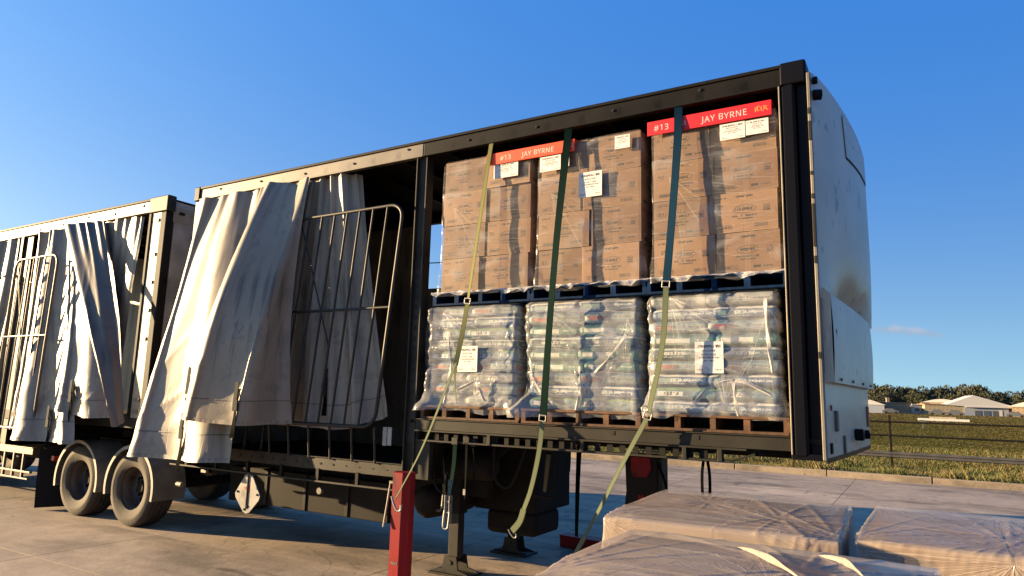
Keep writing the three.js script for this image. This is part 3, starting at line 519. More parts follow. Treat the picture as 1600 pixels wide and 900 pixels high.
  P('tie_rail', bx(T1R, XM - 0.1, 0.885, 0.905, -0.04, 0.0, 0.004), M_deckrail);
  for (let x = T1R + 0.3; x < XM - 0.2; x += 0.58) P('rail_bracket', bx(x, x + 0.04, 0.90, 1.03, -0.05, -0.01), M_dark);
  P('chassis_beam', [bx(-10.7, XM + 0.5, 0.80, 1.05, -0.86, -0.74), bx(-10.7, XM + 0.5, 0.80, 1.05, -1.76, -1.64)], M_chassis);
  for (let x = T1R + 0.25; x < XM; x += 0.6) P('cross_member', bx(x, x + 0.05, 0.98, 1.078, -2.44, -0.06), M_chassis);
  P('pallet_box', [bx(-7.3, -4.55, 0.42, 0.86, -0.95, -0.62, 0.015), bx(-7.3, -4.55, 0.42, 0.86, -2.15, -1.85, 0.015)], M_chassis);
  for (const x of [-6.6, -5.9, -5.2]) P('box_rib', bx(x, x + 0.05, 0.43, 0.85, -0.625, -0.605, 0.006), M_dark);
  P('work_lamp', clean(new THREE.CylinderGeometry(0.035, 0.03, 0.05, 16)).rotateX(Math.PI / 2).translate(-5.0, 0.80, -0.01), M_rim);
  P('air_tank', [lathe([[0, -0.45], [0.1, -0.44], [0.17, -0.38], [0.18, 0], [0.17, 0.38], [0.1, 0.44], [0, 0.45]], 24).translate(-3.98, 0.72, -0.95)], M_chassis);
  P('air_tank', [lathe([[0, -0.3], [0.1, -0.29], [0.145, -0.25], [0.15, 0], [0.145, 0.25], [0.1, 0.29], [0, 0.3]], 24).rotateY(Math.PI / 2).translate(-3.45, 1.14, -0.62)], M_chassis);
  P('storage_box', [bx(-3.62, -2.96, 0.62, 1.36, -2.0, -1.15, 0.02), bx(-3.62, -2.98, 0.36, 0.62, -1.8, -1.2, 0.06)], M_chassis);
  P('equipment_box', bx(-3.98, -3.62, 0.55, 1.36, -2.2, -1.5, 0.02), M_chassis);
  P('air_line', tube([[-3.8, 1.3, -0.4], [-3.72, 0.95, -0.36], [-3.6, 0.86, -0.4], [-3.5, 1.0, -0.5], [-3.45, 1.3, -0.6]], 0.014), M_rubber);
  P('air_line', tube([[-3.1, 1.38, -0.5], [-3.05, 1.05, -0.46], [-2.9, 0.98, -0.5], [-2.78, 1.36, -0.6]], 0.014), M_rubber);
  P('rope_frame', [bx(-2.62, -2.6, 0.86, 1.40, -0.9, -0.88), bx(-2.9, -2.6, 0.84, 0.865, -0.9, -0.87)], M_dark);
  // landing legs
  for (const z of [-0.72, -1.95]) {
    const l = grp('landing_leg', t1), x = -3.68;
    mesh('outer_tube', bx(x - 0.085, x + 0.085, 0.62, 1.45, z - 0.075, z + 0.075, 0.008), M_chassis, l);
    mesh('inner_tube', bx(x - 0.062, x + 0.062, 0.16, 0.64, z - 0.055, z + 0.055, 0.006), M_deckrail, l);
    mesh('foot', [extrude([[-0.24, 0], [0.24, 0], [0.22, 0.035], [0.1, 0.06], [0.075, 0.19], [-0.075, 0.19], [-0.1, 0.06], [-0.22, 0.035]], 0.02).translate(x, 0, z + 0.08), extrude([[-0.24, 0], [0.24, 0], [0.22, 0.035], [0.1, 0.06], [0.075, 0.19], [-0.075, 0.19], [-0.1, 0.06], [-0.22, 0.035]], 0.02).translate(x, 0, z - 0.10), bx(x - 0.25, x + 0.25, 0.001, 0.022, z - 0.15, z + 0.15, 0.006), rod([x, 0.13, z - 0.1], [x, 0.13, z + 0.11], 0.022)], M_deckrail, l);
    mesh('brace', bar([x + 0.06, 0.9, z], [x + 0.7, 1.42, z], 0.05, 0.05), M_chassis, l);
  }
  P('leg_cross_shaft', rod([-3.68, 1.05, -1.9], [-3.68, 1.05, -0.75], 0.022), M_dark);
  P('crank_handle', tube([[-3.68, 1.05, -0.65], [-3.68, 1.05, -0.5], [-3.68, 0.98, -0.47], [-3.70, 0.72, -0.47], [-3.69, 0.68, -0.44], [-3.69, 0.68, -0.36]], 0.011, 40), M_steel);
  // running gear
  for (const x of [-8.62, -9.95]) {
    for (const [z, f] of [[-0.24, false], [-2.26, true]]) wheel(t1, x, z, f);
    P('axle', rod([x, 0.5, -2.3], [x, 0.5, -0.2], 0.07, 12), M_chassis);
    mudguard(t1, x, -0.03, -0.5); mudguard(t1, x, -2.47, -2.0);
    P('leaf_spring', bar([x - 0.5, 0.62, -0.8], [x + 0.5, 0.62, -0.8], 0.08, 0.07), M_chassis);
  }
  P('mudflap', (() => { const g = surf((u, v) => V(-10.92 + 0.05 * Math.sin(v * 2) + 0.30 * u, lerp(0.93, 0.03, v), lerp(0.02, -0.55, u) + 0.02 * Math.sin(v * 3 + u * 4)), 8, 10); return [clean(g), clean(g.clone().translate(-0.008, 0, -0.004))]; })(), M_rubber);
  P('turntable', [bx(-10.2, -8.4, 1.06, 1.2, -1.7, -0.8, 0.02), clean(new THREE.CylinderGeometry(0.5, 0.55, 0.08, 28)).translate(-9.2, 1.23, -1.25)], M_chassis);
  P('tail_lamp', bx(-10.75, -10.66, 0.72, 0.80, -0.2, -0.06, 0.01), std([0.35, 0.02, 0.015], 0.25));
  P('reflector', clean(new THREE.CylinderGeometry(0.03, 0.03, 0.10, 12)).rotateZ(Math.PI / 2).translate(-7.6, 0.64, -0.1), M_cream);
  P('side_lamp', bx(-7.02, -6.92, 0.84, 0.88, -0.01, 0.03, 0.006), M_cream);
  // far side sheeting, open for a hand's width by the middle post
  const fs = (x0, x1, y0, y1) => { const w = x1 - x0; return clean(surf((u, v) => V(lerp(x0, x1, u), lerp(y0, y1, v), -2.455 + 0.02 * Math.sin(u * w * 9)), Math.ceil(w * 10), 8, [w / 3, (y1 - y0) / 3])); };
  P('far_curtain', [fs(T1R + 0.1, -5.72, 1.05, 4.42), fs(-5.72, -5.26, 1.05, 3.42), fs(-5.26, XM, 1.05, 4.42), fs(XM, -0.16, 1.52, 4.42)], M_farTarp);
  P('curtain_buckle_wire', rod([-5.73, 3.82, -2.45], [-5.25, 3.80, -2.45], 0.008), M_dark);
  // interior bulkhead and white nose
  P('bulkhead', bx(-0.05, 0.0, 1.60, 4.53, -2.37, -0.14), M_dark);
  const tz = z => clamp(-z / 2.48), sn = z => Math.pow(Math.max(0, Math.sin(Math.PI * tz(z))), 0.8);
  const slant = y => lerp(0.16, 0.235, sstep(1.4, 3.3, y)), belly = y => 0.02 + 0.075 * Math.exp(-Math.pow((y - 3.5) / 0.75, 2)) + 0.025 * sstep(3.6, 4.4, y);
  const low = z => 0.055 + tz(z) * 0.145 + 0.02 * sn(z);
  const scoop = (y, z) => 0.15 * Math.exp(-Math.pow((y - 2.72) / 0.24, 2)) * sstep(0.02, 0.5, tz(z)) * sstep(1, 0.8, tz(z));
  const skin = (z, y) => 0.055 + tz(z) * slant(y) + sn(z) * belly(y) - scoop(y, z);
  const ny = 4.525;
  P('nose_fairing', surf((u, v) => { const y = lerp(2.66, ny, v), z = lerp(0.012, -2.495, u); return V(skin(z, y), y - 0.05 * Math.pow(Math.abs(2 * u - 1), 6) * v, z); }, 60, 60, [1.4, 1]), M_whiteGloss);
  P('nose_top', surf((u, v) => { const z = lerp(0.012, -2.495, u); return V(lerp(0.0, skin(z, ny), v), ny - 0.05 * Math.pow(Math.abs(2 * u - 1), 6) + 0.02 * (1 - v), z); }, 40, 4), M_whiteGloss);
  for (const [z0, z1] of [[-0.10, 0.014], [-2.5, -2.4]]) P('nose_side_strip', bx(0.036, 0.062, 1.46, 4.47, z0, z1, 0.006), M_guard);
  for (const [y, h] of [[4.12, 0.05], [3.9, 0.16], [3.62, 0.03], [3.43, 0.04], [3.05, 0.34], [2.92, 0.06], [2.2, 0.05]]) P('strip_fixing', bx(0.038, 0.058, y, y + h, 0.013, 0.021, 0.003), M_hole);
  P('marker_lamp', rod([0.075, 4.42, -0.06], [0.11, 4.42, -0.06], 0.03, 14), M_black); P('marker_lamp', rod([0.075, 4.30, -0.06], [0.13, 4.30, -0.08], 0.042, 14), M_black);
  P('lower_panel', surf((u, v) => { const y = lerp(1.47, 2.1, v), z = lerp(0.012, -2.495, u); return V(low(z), y, z); }, 40, 8, [1.4, 0.4]), M_whiteGloss);
  // the box panel half way up, proud of the nose
  const bxp = z => low(z) + 0.06, Z0 = -0.10, Z1 = -2.40;
  P('nose_box_panel', [
    clean(surf((u, v) => { const z = lerp(Z0, Z1, u); return V(bxp(z) + 0.012 * Math.sin(v * 3.14), lerp(2.03, 2.70, v), z); }, 40, 6, [1.4, 0.4])),
    clean(surf((u, v) => { const z = lerp(Z0, Z1, u); return V(lerp(low(z) - 0.01, bxp(z), v), 2.03 + 0.01 * (1 - v), z); }, 40, 1)),
    clean(surf((u, v) => { const z = lerp(Z0, Z1, u); return V(lerp(low(z) - 0.03, bxp(z), v), lerp(2.78, 2.70, v), z); }, 40, 2)),
    clean(surf((u, v) => V(lerp(0.05, bxp(Z0), u), lerp(2.03, lerp(2.78, 2.70, u), v), Z0), 3, 3)), clean(surf((u, v) => V(lerp(0.05, bxp(Z1), u), lerp(2.03, lerp(2.78, 2.70, u), v), Z1), 3, 3))], M_whiteGloss);
  P('panel_vent', (() => { const g = clean(new THREE.SphereGeometry(0.03, 12, 8)); g.scale(0.5, 1.2, 1); g.translate(bxp(-0.22), 2.42, -0.22); return g; })(), M_dark);
  const lp = (z, dx = 0) => low(z) + dx;
  for (const z of [-0.85, -1.45, -2.0]) P('panel_seam', bar([bxp(z) + 0.004, 2.04, z], [bxp(z) + 0.004, 2.69, z], 0.006, 0.012), M_rail);
  for (const z of [-0.35, -0.9, -1.5, -2.1]) P('panel_bolt', rod([bxp(z) - 0.01, 2.06, z], [bxp(z) + 0.014, 2.06, z], 0.012, 8), M_rail);
  P('top_bevel_panel', surf((u, v) => { const z = lerp(-0.95, -2.3, u), y = lerp(4.05 + 0.12 * u, 4.46, v); return V(skin(z, y) + 0.008, y, z); }, 24, 8), M_whiteGloss);
  P('bevel_panel_seam', surf((u, v) => { const z = lerp(-0.95, -2.3, u), y = 4.05 + 0.12 * u - 0.018 * v; return V(skin(z, y) + 0.0085 - 0.003 * v, y, z); }, 24, 1), M_dark);
  P('corner_lamp', bx(lp(-0.42) - 0.01, lp(-0.42, 0.02), 1.66, 1.82, -0.47, -0.36, 0.01), M_rail); P('corner_lamp', bx(lp(-2.28) - 0.01, lp(-2.28, 0.02), 1.66, 1.86, -2.32, -2.22, 0.01), std([0.30, 0.07, 0.03], 0.35));
  P('air_coupling', [bx(lp(-1.35), lp(-1.35, 0.07), 1.56, 1.66, -1.45, -1.28, 0.012), rod([lp(-1.5), 1.6, -1.5], [lp(-1.5, 0.10), 1.6, -1.5], 0.03, 12), rod([lp(-1.62), 1.62, -1.62], [lp(-1.62, 0.08), 1.62, -1.62], 0.025, 12)], M_black);
  P('scuffed_bracket', bx(lp(-0.75), lp(-0.75, 0.012), 1.475, 1.62, -0.80, -0.70, 0.004), M_rail); P('scuffed_bracket', bx(lp(-0.18), lp(-0.18, 0.012), 1.5, 1.58, -0.24, -0.16, 0.004), M_dark);
  P('red_reflector', clean(new THREE.CylinderGeometry(0.022, 0.022, 0.012, 14)).rotateZ(Math.PI / 2).translate(lp(-0.25, 0.004), 1.84, -0.25), std([0.4, 0.03, 0.02], 0.3));
  P('nose_bottom_trim', surf((u, v) => { const z = lerp(0.0, -2.49, u); return V(low(z) + 0.004, lerp(1.44, 1.475, v), z); }, 40, 1), M_black);
  // placard holder
  const pl = grp('placard_holder', t1); pl.position.set(-6.11, 0.665, 0.035);
  mesh('plate', extrude([[0.0, 0.225], [0.06, 0.215], [0.215, 0.0], [0.2, -0.05], [0.05, -0.2], [0.0, -0.215], [-0.05, -0.2], [-0.2, -0.05], [-0.215, 0.0], [-0.06, 0.215]], 0.008, 0.003), M_white, pl);
  mesh('hinge_strip', bx(-0.008, 0.01, -0.16, 0.22, 0.012, 0.024, 0.004), M_dark, pl);
  mesh('red_mark', [bx(-0.07, -0.03, 0.05, 0.085, 0.0118, 0.0135), bx(-0.005, 0.035, 0.02, 0.10, 0.0118, 0.0135)], std([0.4, 0.06, 0.04], 0.7), pl);
  for (const [x, y] of [[-0.17, 0.02], [0.17, 0.01], [0.02, -0.13], [-0.03, -0.17]]) mesh('rivet', clean(new THREE.SphereGeometry(0.014, 8, 6)).translate(x, y, 0.012), M_hole, pl);
  P('white_tag', bx(-4.13, -4.075, 1.33, 1.52, 0.022, 0.03, 0.003), M_white); P('white_tag', bx(-4.065, -4.01, 1.335, 1.52, 0.024, 0.032, 0.003), M_white);
}
// ------------------------------------------------------------------ rear trailer
const T2F = -8.36;
const t2 = thing('curtain_side_trailer', 'far trailer behind the first, with cream roof rail and dirty white front wall', 'trailer');
{
  const P = (n, g, m = M_dark, par = t2) => mesh(n, g, m, par), XE = -19;
  P('roof_rail', [bx(XE, T2F - 0.4, 4.37, 4.53, -0.08, 0, 0.012), bx(XE, T2F - 0.4, 4.36, 4.376, -0.05, 0.014, 0.005)], M_cream);
  P('roof_edge_trim', bx(XE, T2F - 0.02, 4.53, HT - 0.015, -0.08, 0.012, 0.006), M_dark); P('roof_rail', bx(XE, T2F, 4.37, 4.55, -2.5, -2.42), M_cream);
  P('roof_sheet', bx(XE, T2F - 0.01, 4.52, 4.535, -2.42, -0.08), M_dark);
  for (let x = -15; x < T2F - 0.3; x += 0.7) P('roof_bow', bx(x, x + 0.06, 4.45, 4.515, -2.42, -0.085), M_railDark);
  for (let x = -13.4; x < T2F - 0.5; x += 0.74) P('rail_rivet', clean(new THREE.CylinderGeometry(0.018, 0.02, 0.014, 8)).rotateX(Math.PI / 2).translate(x, 4.45 + rr(-0.03, 0.03), 0.005), M_rail);
  P('corner_casting', bx(T2F - 0.42, T2F + 0.02, 4.34, HT - 0.005, -0.12, 0.018, 0.02), M_deckrail);
  P('front_post', [bx(T2F - 0.42, T2F - 0.36, 1.42, 4.34, -0.12, 0.006, 0.01), bx(T2F - 0.14, T2F, 1.42, 4.34, -0.12, 0.004, 0.02)], M_dark);
  P('post_face', bx(T2F - 0.36, T2F - 0.14, 1.42, 4.34, -0.1, -0.01, 0.006), M_cream);
  for (const y of [4.2, 3.7, 3.3, 2.9, 2.5, 1.66, 1.5]) P('post_fitting', bx(T2F - 0.30, T2F - 0.18, y, y + 0.05, -0.012, 0.004, 0.004), M_rail);
  P('front_wall', bx(T2F - 0.02, T2F, 1.42, 4.5, -2.48, -0.12), M_white);
  P('wall_plate', [bx(T2F, T2F + 0.006, 4.2, 4.42, -0.5, -0.1, 0.003)], M_cream); P('wall_fitting', [bx(T2F + 0.006, T2F + 0.03, 4.32, 4.36, -0.26, -0.18, 0.006), bx(T2F, T2F + 0.05, 4.15, 4.3, -0.62, -0.46, 0.01)], M_dark);
  P('front_deck', bx(-12.3, T2F, 1.34, 1.42, -2.48, -0.03), M_chassis); P('side_rail', bx(-12.3, T2F, 1.30, 1.44, -0.06, -0.005, 0.006), M_dark);
  P('neck_beam', [bx(-12.3, T2F - 0.1, 1.26, 1.36, -0.9, -0.72), bx(-12.3, T2F - 0.1, 1.26, 1.36, -1.8, -1.62)], M_chassis);
  P('middle_post', [bx(-12.5, -12.42, 0.8, 4.36, -0.12, 0.004, 0.006), bx(-12.42, -12.16, 0.8, 4.36, -0.06, -0.03)], M_deckrail);
  P('rear_deck', bx(XE, -12.3, 0.86, 0.92, -2.48, -0.03), M_chassis); P('step_panel', bx(-12.34, -12.3, 0.86, 1.36, -2.44, -0.1), M_dark);
  P('side_rail', [bx(XE, -11.2, 0.78, 0.88, -0.05, -0.01, 0.006), bx(XE, -11.2, 0.88, 0.892, -0.06, 0.005, 0.003)], M_gateLight); P('tie_rail', bx(XE, -11.2, 0.50, 0.53, -0.04, 0.0, 0.004), M_gateLight); P('tie_rail', bx(XE, -11.25, 0.40, 0.425, -0.04, 0.0, 0.004), M_gateLight);
  for (let x = -14.5; x < -11.2; x += 0.30) P('rail_bracket', bx(x, x + 0.04, 0.40, 0.80, -0.045, -0.008, 0.004), M_gateLight);
  P('chassis_beam', [bx(XE, -12.3, 0.6, 0.86, -0.86, -0.72), bx(XE, -12.3, 0.6, 0.86, -1.78, -1.62)], M_chassis);
  P('far_curtain', clean(surf((u, v) => V(lerp(XE, T2F - 0.1, u), lerp(0.85, 4.4, v), -2.455 + 0.02 * Math.sin(u * 90)), 110, 4, [4, 1])), M_farTarp);
  P('rear_wall', bx(XE, XE + 0.03, 0.86, 4.5, -2.48, -0.03), M_white);
  for (const x of [-16.6, -17.9]) { for (const [z, f] of [[-0.24, false], [-2.26, true]]) wheel(t2, x, z, f); P('axle', rod([x, 0.5, -2.3], [x, 0.5, -0.2], 0.07, 12), M_chassis); }
}
// ------------------------------------------------------------------ cargo on the front deck
function pallet(name, label, cat, x0, y0, w, d, mat, group) {   // origin at near left corner of its base
  const p = thing(name, label, cat, group, [x0, y0, -0.035]);
  const bw = 0.11, n = 7;
  for (let i = 0; i < n; i++) { const z = -(i * (d - bw) / (n - 1)); mesh('deck_board', bx(0, w, 0.112, 0.134, z - bw, z + rr(-0.004, 0.004), 0.004), mat, p); }
  for (const x of [0, w / 2 - 0.02, w - 0.045]) mesh('stringer', bx(x, x + 0.045, 0.022, 0.111, -d + 0.01, -0.008), mat, p);
  for (const x of [0.27, w * 0.5 + 0.24]) mesh('block', bx(x, x + 0.05, 0.022, 0.111, -0.12, -0.012), mat, p);
  for (const z of [0, -(d - bw) / 2, -(d - bw)]) mesh('base_board', bx(0.004, w - 0.004, 0, 0.0215, z - bw, z - 0.002, 0.003), mat, p);
  return p;
}
function bagGeo(s) {
  const g = new THREE.BoxGeometry(1, 1, 1, 16, 6, 12), p = g.attributes.position;
  for (let i = 0; i < p.count; i++) {
    let x = p.getX(i) * 2, y = p.getY(i) * 2, z = p.getZ(i) * 2;
    const e = 1 - Math.pow(Math.abs(x), 6) * 0.45, f = 1 - Math.pow(Math.abs(z), 5) * 0.5;
    const n = noise3(x * 2 + s * 7, y * 1.5 + s, z * 2 + 3 * s) - 0.5, m = noise3(x * 6 + s, y * 4, z * 6 + s * 5) - 0.5;
    const cr = 1 - 0.06 * Math.pow(Math.abs(y), 3);
    p.setXYZ(i, 0.5 * x * cr * (1 + 0.03 * n), 0.5 * y * (0.52 + 0.48 * e * f) * (1 + 0.26 * n) + 0.09 * m, 0.5 * z * cr * (1 + 0.05 * n) + 0.02 * m);
  }
  return smoothNormals(g);
}
const G_BAG = [1, 2, 3, 4].map(bagGeo);
function cartonGeo(s) {                                   // a carton with soft corners and slightly bulged faces
  const g = new THREE.BoxGeometry(1, 1, 1, 8, 6, 6), p = g.attributes.position;
  for (let i = 0; i < p.count; i++) {
    const x = p.getX(i) * 2, y = p.getY(i) * 2, z = p.getZ(i) * 2, b = (a, c) => (1 - a * a) * (1 - c * c) * 0.012 * (0.3 + noise3(x + s, y + 2 * s, z)) * 2 - 0.006;
    p.setXYZ(i, 0.5 * (x + Math.sign(x) * (Math.abs(x) > 0.99 ? b(y, z) : 0)), 0.5 * (y + Math.sign(y) * (Math.abs(y) > 0.99 ? b(x, z) : 0)), 0.5 * (z + Math.sign(z) * (Math.abs(z) > 0.99 ? b(x, y) * 1.4 : 0)));
  }
  g.computeVertexNormals(); return g;
}
const G_CARTON = [1, 2, 3].map(cartonGeo);
// film pulled round a stack. o: {x0,x1,z0(front),z1(back),y0,y1, bulge, flare, layers}
function filmGeo(o) {
  const { x0, x1, z0, z1, y0, y1, bulge = 0.012, r = 0.05, sd = 1, flare = 0, tail = 0.04, layer = 0.115 } = o, w = x1 - x0, d = z0 - z1, per = 2 * (w + d), cx = (x0 + x1) / 2, cz = (z0 + z1) / 2;
  const ring = s => {                                     // s metres round from the near left corner
    s = ((s % per) + per) % per; let x, z, nx = 0, nz = 0;
    if (s < w) { x = -w / 2 + s; z = d / 2; nz = 1; } else if (s < w + d) { x = w / 2; z = d / 2 - (s - w); nx = 1; } else if (s < 2 * w + d) { x = w / 2 - (s - w - d); z = -d / 2; nz = -1; } else { x = -w / 2; z = -d / 2 + (s - 2 * w - d); nx = -1; }
    const ix = clamp(x, -w / 2 + r, w / 2 - r), iz = clamp(z, -d / 2 + r, d / 2 - r), dx = x - ix, dz = z - iz, l = Math.hypot(dx, dz);
    if (dx !== 0 && dz !== 0) { nx = dx / l; nz = dz / l; x = ix + nx * r; z = iz + nz * r; }
    return [x, z, nx, nz];
  };
  const side = surf((u, v) => {
    const s = u * per, y = lerp(y0, y1, v), [x, z, nx, nz] = ring(s);
    const wr = fbm(s * 5 + sd * 3, y * 4 + sd, 64, 4, sd) - 0.5, di = Math.pow(1 - 2 * Math.abs(fbm(s * 4 + y * 6 + sd, y * 3 - s, 64, 3, sd + 3) - 0.5), 5);
    let k = 0.09 * (fbm(y * 3.0 + sd, (nx ? 3 : 1) + 0.6 * s, 64, 2, sd + 1) - 0.42) * (bulge > 0.003 ? 1 : 0.1) + bulge * (0.6 + 0.5 * Math.cos((y - y0 - 0.16) / layer * 6.283)) + (bulge > 0.003 ? 1 : 0.35) * (0.022 * wr + 0.012 * di);
    k -= 0.03 * sstep(0.97, 1.0, v);
    const low = 1 - sstep(0, 0.3, v), cornerL = Math.exp(-Math.pow(Math.min(s, per - s) / 0.16, 2)), cornerR = Math.exp(-Math.pow((s - w) / 0.12, 2));
    k += flare * low * low * cornerL * (0.8 + 0.6 * vnoise(s * 30, y * 12, 256, sd)) + 0.04 * low * cornerR;
    k += tail * low * Math.abs(vnoise(s * 9 + sd, 2.5, 256, 7) - 0.5);
    const yy = y + (v < 0.001 ? 0.06 * (vnoise(s * 7 + sd * 5, 1.5, 256, 9) - 0.5) : 0);
    return V(cx + x + nx * k, yy, cz + z + nz * k);
  }, 220, 64, [per / 1.6, (y1 - y0) / 1.1]);
  const top = surf((u, v) => { const [x, z] = ring(u * per), q = 1 - v, wr = fbm(x * v * 4 + 9, z * v * 4 + sd, 64, 3, sd) - 0.5; return V(cx + x * v * 0.985, y1 - 0.002 + 0.02 * q * wr, cz + z * v * 0.985); }, 80, 8, [2, 1]);
  return merge([clean(side), clean(top)]);
}
const STK = [
  { n: 'beside the middle post', cx: -3.03, bagx: [-3.65, -2.63] },
  { n: 'in the middle of the deck', cx: -1.885, bagx: [-2.47, -1.42] },
  { n: 'beside the black corner post', cx: -0.735, bagx: [-1.29, -0.26] }];
const LAYER = ['bottom', 'second', 'third', 'fourth', 'fifth', 'sixth', 'seventh', 'eighth', 'top'];
STK.forEach((S, si) => {
  const [b0, b1] = S.bagx;
  pallet('timber_pallet', `bare brown timber pallet under the wrapped sacks ${S.n}`, 'pallet', b0 - 0.06, 1.6235, 1.16, 1.14, M_wood, 'timber pallets on the deck');
  const yb = 1.76, n = 9, th = (2.752 - yb) / n;
  for (let l = 0; l < n; l++) for (const [c, row] of [[0, 0], [1, 0], [1, 1]]) {
    const w = (b1 - b0) / 2, dx = (l % 2 ? 0.03 : -0.03) * (c ? 1 : 1);
    const wl = c ? (b1 - b0) / 2 - dx : (b1 - b0) / 2 + dx, x = c ? b1 - wl / 2 : b0 + wl / 2;
    const o = mesh('sack', G_BAG[(l + c + si + row) % 4], M_bag[[[5, 2, 5, 2, 0, 1, 0, 3, 2], [0, 3, 2, 4, 4, 1, 4, 2, 3], [3, 0, 3, 2, 1, 4, 2, 3, 5]][si][l]], scene);
    o.scale.set(wl * 1.01, th * rr(1.1, 1.24), 0.53); o.position.set(x + rr(-0.016, 0.016), yb + th * (l + 0.5), -0.355 - row * 0.55 + rr(-0.015, 0.015)); o.rotation.y = rr(-0.02, 0.02);
    tag(o, `printed plastic sack, ${LAYER[l]} layer, ${row ? 'rear right' : c ? 'front right' : 'front left'}, stack ${S.n}`, 'sack', 'sacks under film');
  }
  const film = mesh('stretch_film', filmGeo({ x0: b0 - 0.02, x1: b1 + 0.03, z0: -0.065, z1: -1.17, y0: [1.70, 1.69, 1.74][si], y1: 2.757, bulge: 0.010, sd: 3 + si * 4, flare: [0.10, 0.17, 0.03][si], layer: th }), M_filmBag, scene);
  tag(film, `clear crinkled stretch film round the sacks ${S.n}`, 'plastic film', 'films round the sacks');
  if (si !== 1) { const lx = si ? -0.784 : -3.147; mesh('paper_label', bx(lx - 0.115, lx + 0.115, 2.09, 2.345, -0.034, -0.031), M_paper[0], film).geometry.setAttribute('uv', clean(new THREE.BoxGeometry(1, 1, 1)).attributes.uv); }
  // ropes of film drawn tight across the face
  const folds = [[[[-3.42, 2.50, 0], [-3.36, 2.2, 0], [-3.38, 1.95, 0], [-3.42, 1.78, 0]], [[-3.3, 1.9, 0], [-3.05, 1.98, 0], [-2.95, 1.82, 0]]],
    [[[-1.50, 2.42, 0], [-1.66, 2.22, 0], [-1.86, 2.02, 0], [-1.92, 1.80, 0]], [[-2.46, 2.2, 0], [-2.38, 1.98, 0], [-2.22, 1.78, 0]], [[-1.95, 2.15, 0], [-1.93, 1.95, 0], [-1.97, 1.76, 0]]],
    [[[-0.93, 1.83, 0], [-0.78, 1.98, 0], [-0.55, 2.03, 0], [-0.32, 1.93, 0]], [[-0.34, 2.68, 0], [-0.33, 2.4, 0], [-0.30, 2.1, 0]], [[-0.6, 2.02, 0], [-0.59, 1.88, 0], [-0.56, 1.74, 0]]]][si];
  for (const P of folds) mesh('film_fold', ribbon(P.map(p => [p[0], p[1], -0.052]), 0.03, 0.010, [1, 0, 0], u => 1.1 * Math.sin(u * 5), 30), M_filmTop, film);
  // upper tier
  const ux = S.cx - 0.585;
  pallet('painted_pallet', `blue painted pallet under the cartons ${S.n}`, 'pallet', ux, 2.762, 1.165, 1.13, M_blueWood, 'blue pallets of the upper tier');
  const x0 = [-3.54, -2.40, -1.25][si], x1 = [-2.50, -1.37, -0.21][si], y0 = 2.898, H = [1.40, 1.385, 1.36][si], h = H / 4;
  for (let l = 0; l < 4; l++) {
    const split = lerp(x0, x1, 0.5 + [[-0.05, 0.0, 0.02, 0.0], [-0.04, 0.02, -0.06, -0.02], [0.02, -0.02, 0.01, -0.01]][si][l]) + rr(-0.01, 0.01);
    for (const [c, row] of [[0, 0], [1, 0], [1, 1]]) {
      const a = c ? split : x0, b = c ? x1 : split, o = mesh('carton', G_CARTON[(l + c + si) % 3], M_carton[(l * 3 + c + si + row) % 4], scene);
      o.scale.set(b - a - 0.008, h - 0.004, 0.54); o.position.set((a + b) / 2 + rr(-0.008, 0.008), y0 + h * (l + 0.5), -0.335 - row * 0.55 + rr(-0.018, 0.012)); o.rotation.y = rr(-0.022, 0.022); o.rotation.z = rr(-0.006, 0.006);
      tag(o, `cardboard carton, ${['bottom', 'second', 'third', 'top'][l]} layer, ${row ? 'behind the front right one' : c ? 'front right' : 'front left'}, stack ${S.n}`, 'carton', 'cartons of the upper tier');
    }
  }
  const f2 = mesh('stretch_film', filmGeo({ x0: x0 - 0.012, x1: x1 + 0.012, z0: -0.045, z1: -1.16, y0: 2.855, y1: y0 + H + 0.004, bulge: 0.002, r: 0.02, sd: 21 + si * 5, flare: 0.02, tail: 0.02, layer: h }), M_filmBox, scene);
  tag(f2, `thin clear film wrapped round the cartons ${S.n}`, 'plastic film', 'films round the cartons');
  // torn film skirt over the pallet edge
  const skirt = surf((u, v) => { const x = lerp(ux - 0.01, ux + 1.18, u), dr = 0.012 + 0.05 * Math.pow(vnoise(u * 16 + si * 9, 3, 256, 3), 2); return V(x, 2.902 - dr * v + 0.006 * (vnoise(u * 40, 1, 256, 2) - 0.5), -0.03 + 0.018 * v + 0.02 * (vnoise(u * 26 + si, v * 3, 256, 5) - 0.5)); }, 90, 5, [2, 0.2]);
  mesh('film_skirt', skirt, M_filmTop, f2);
  const lab = (lx0, lx1, ly0, ly1, k) => { const m = mesh('paper_label', bx(lx0, lx1, ly0, ly1, -0.0245, -0.0215), M_paper[k], f2); m.geometry.setAttribute('uv', clean(new THREE.BoxGeometry(1, 1, 1)).attributes.uv); m.rotation.z = 0; };
  if (si === 0) lab(-2.905, -2.62, 4.02, 4.175, 1);
  if (si === 1) { lab(-2.375, -2.15, 4.01, 4.16, 0); lab(-2.135, -2.06, 4.03, 4.17, 0); lab(-1.958, -1.725, 3.70, 3.94, 0); lab(-1.60, -1.455, 4.115, 4.24, 0); }
  if (si === 2) { lab(-0.655, -0.45, 4.03, 4.17, 0); lab(-0.444, -0.265, 4.04, 4.165, 1); }
});
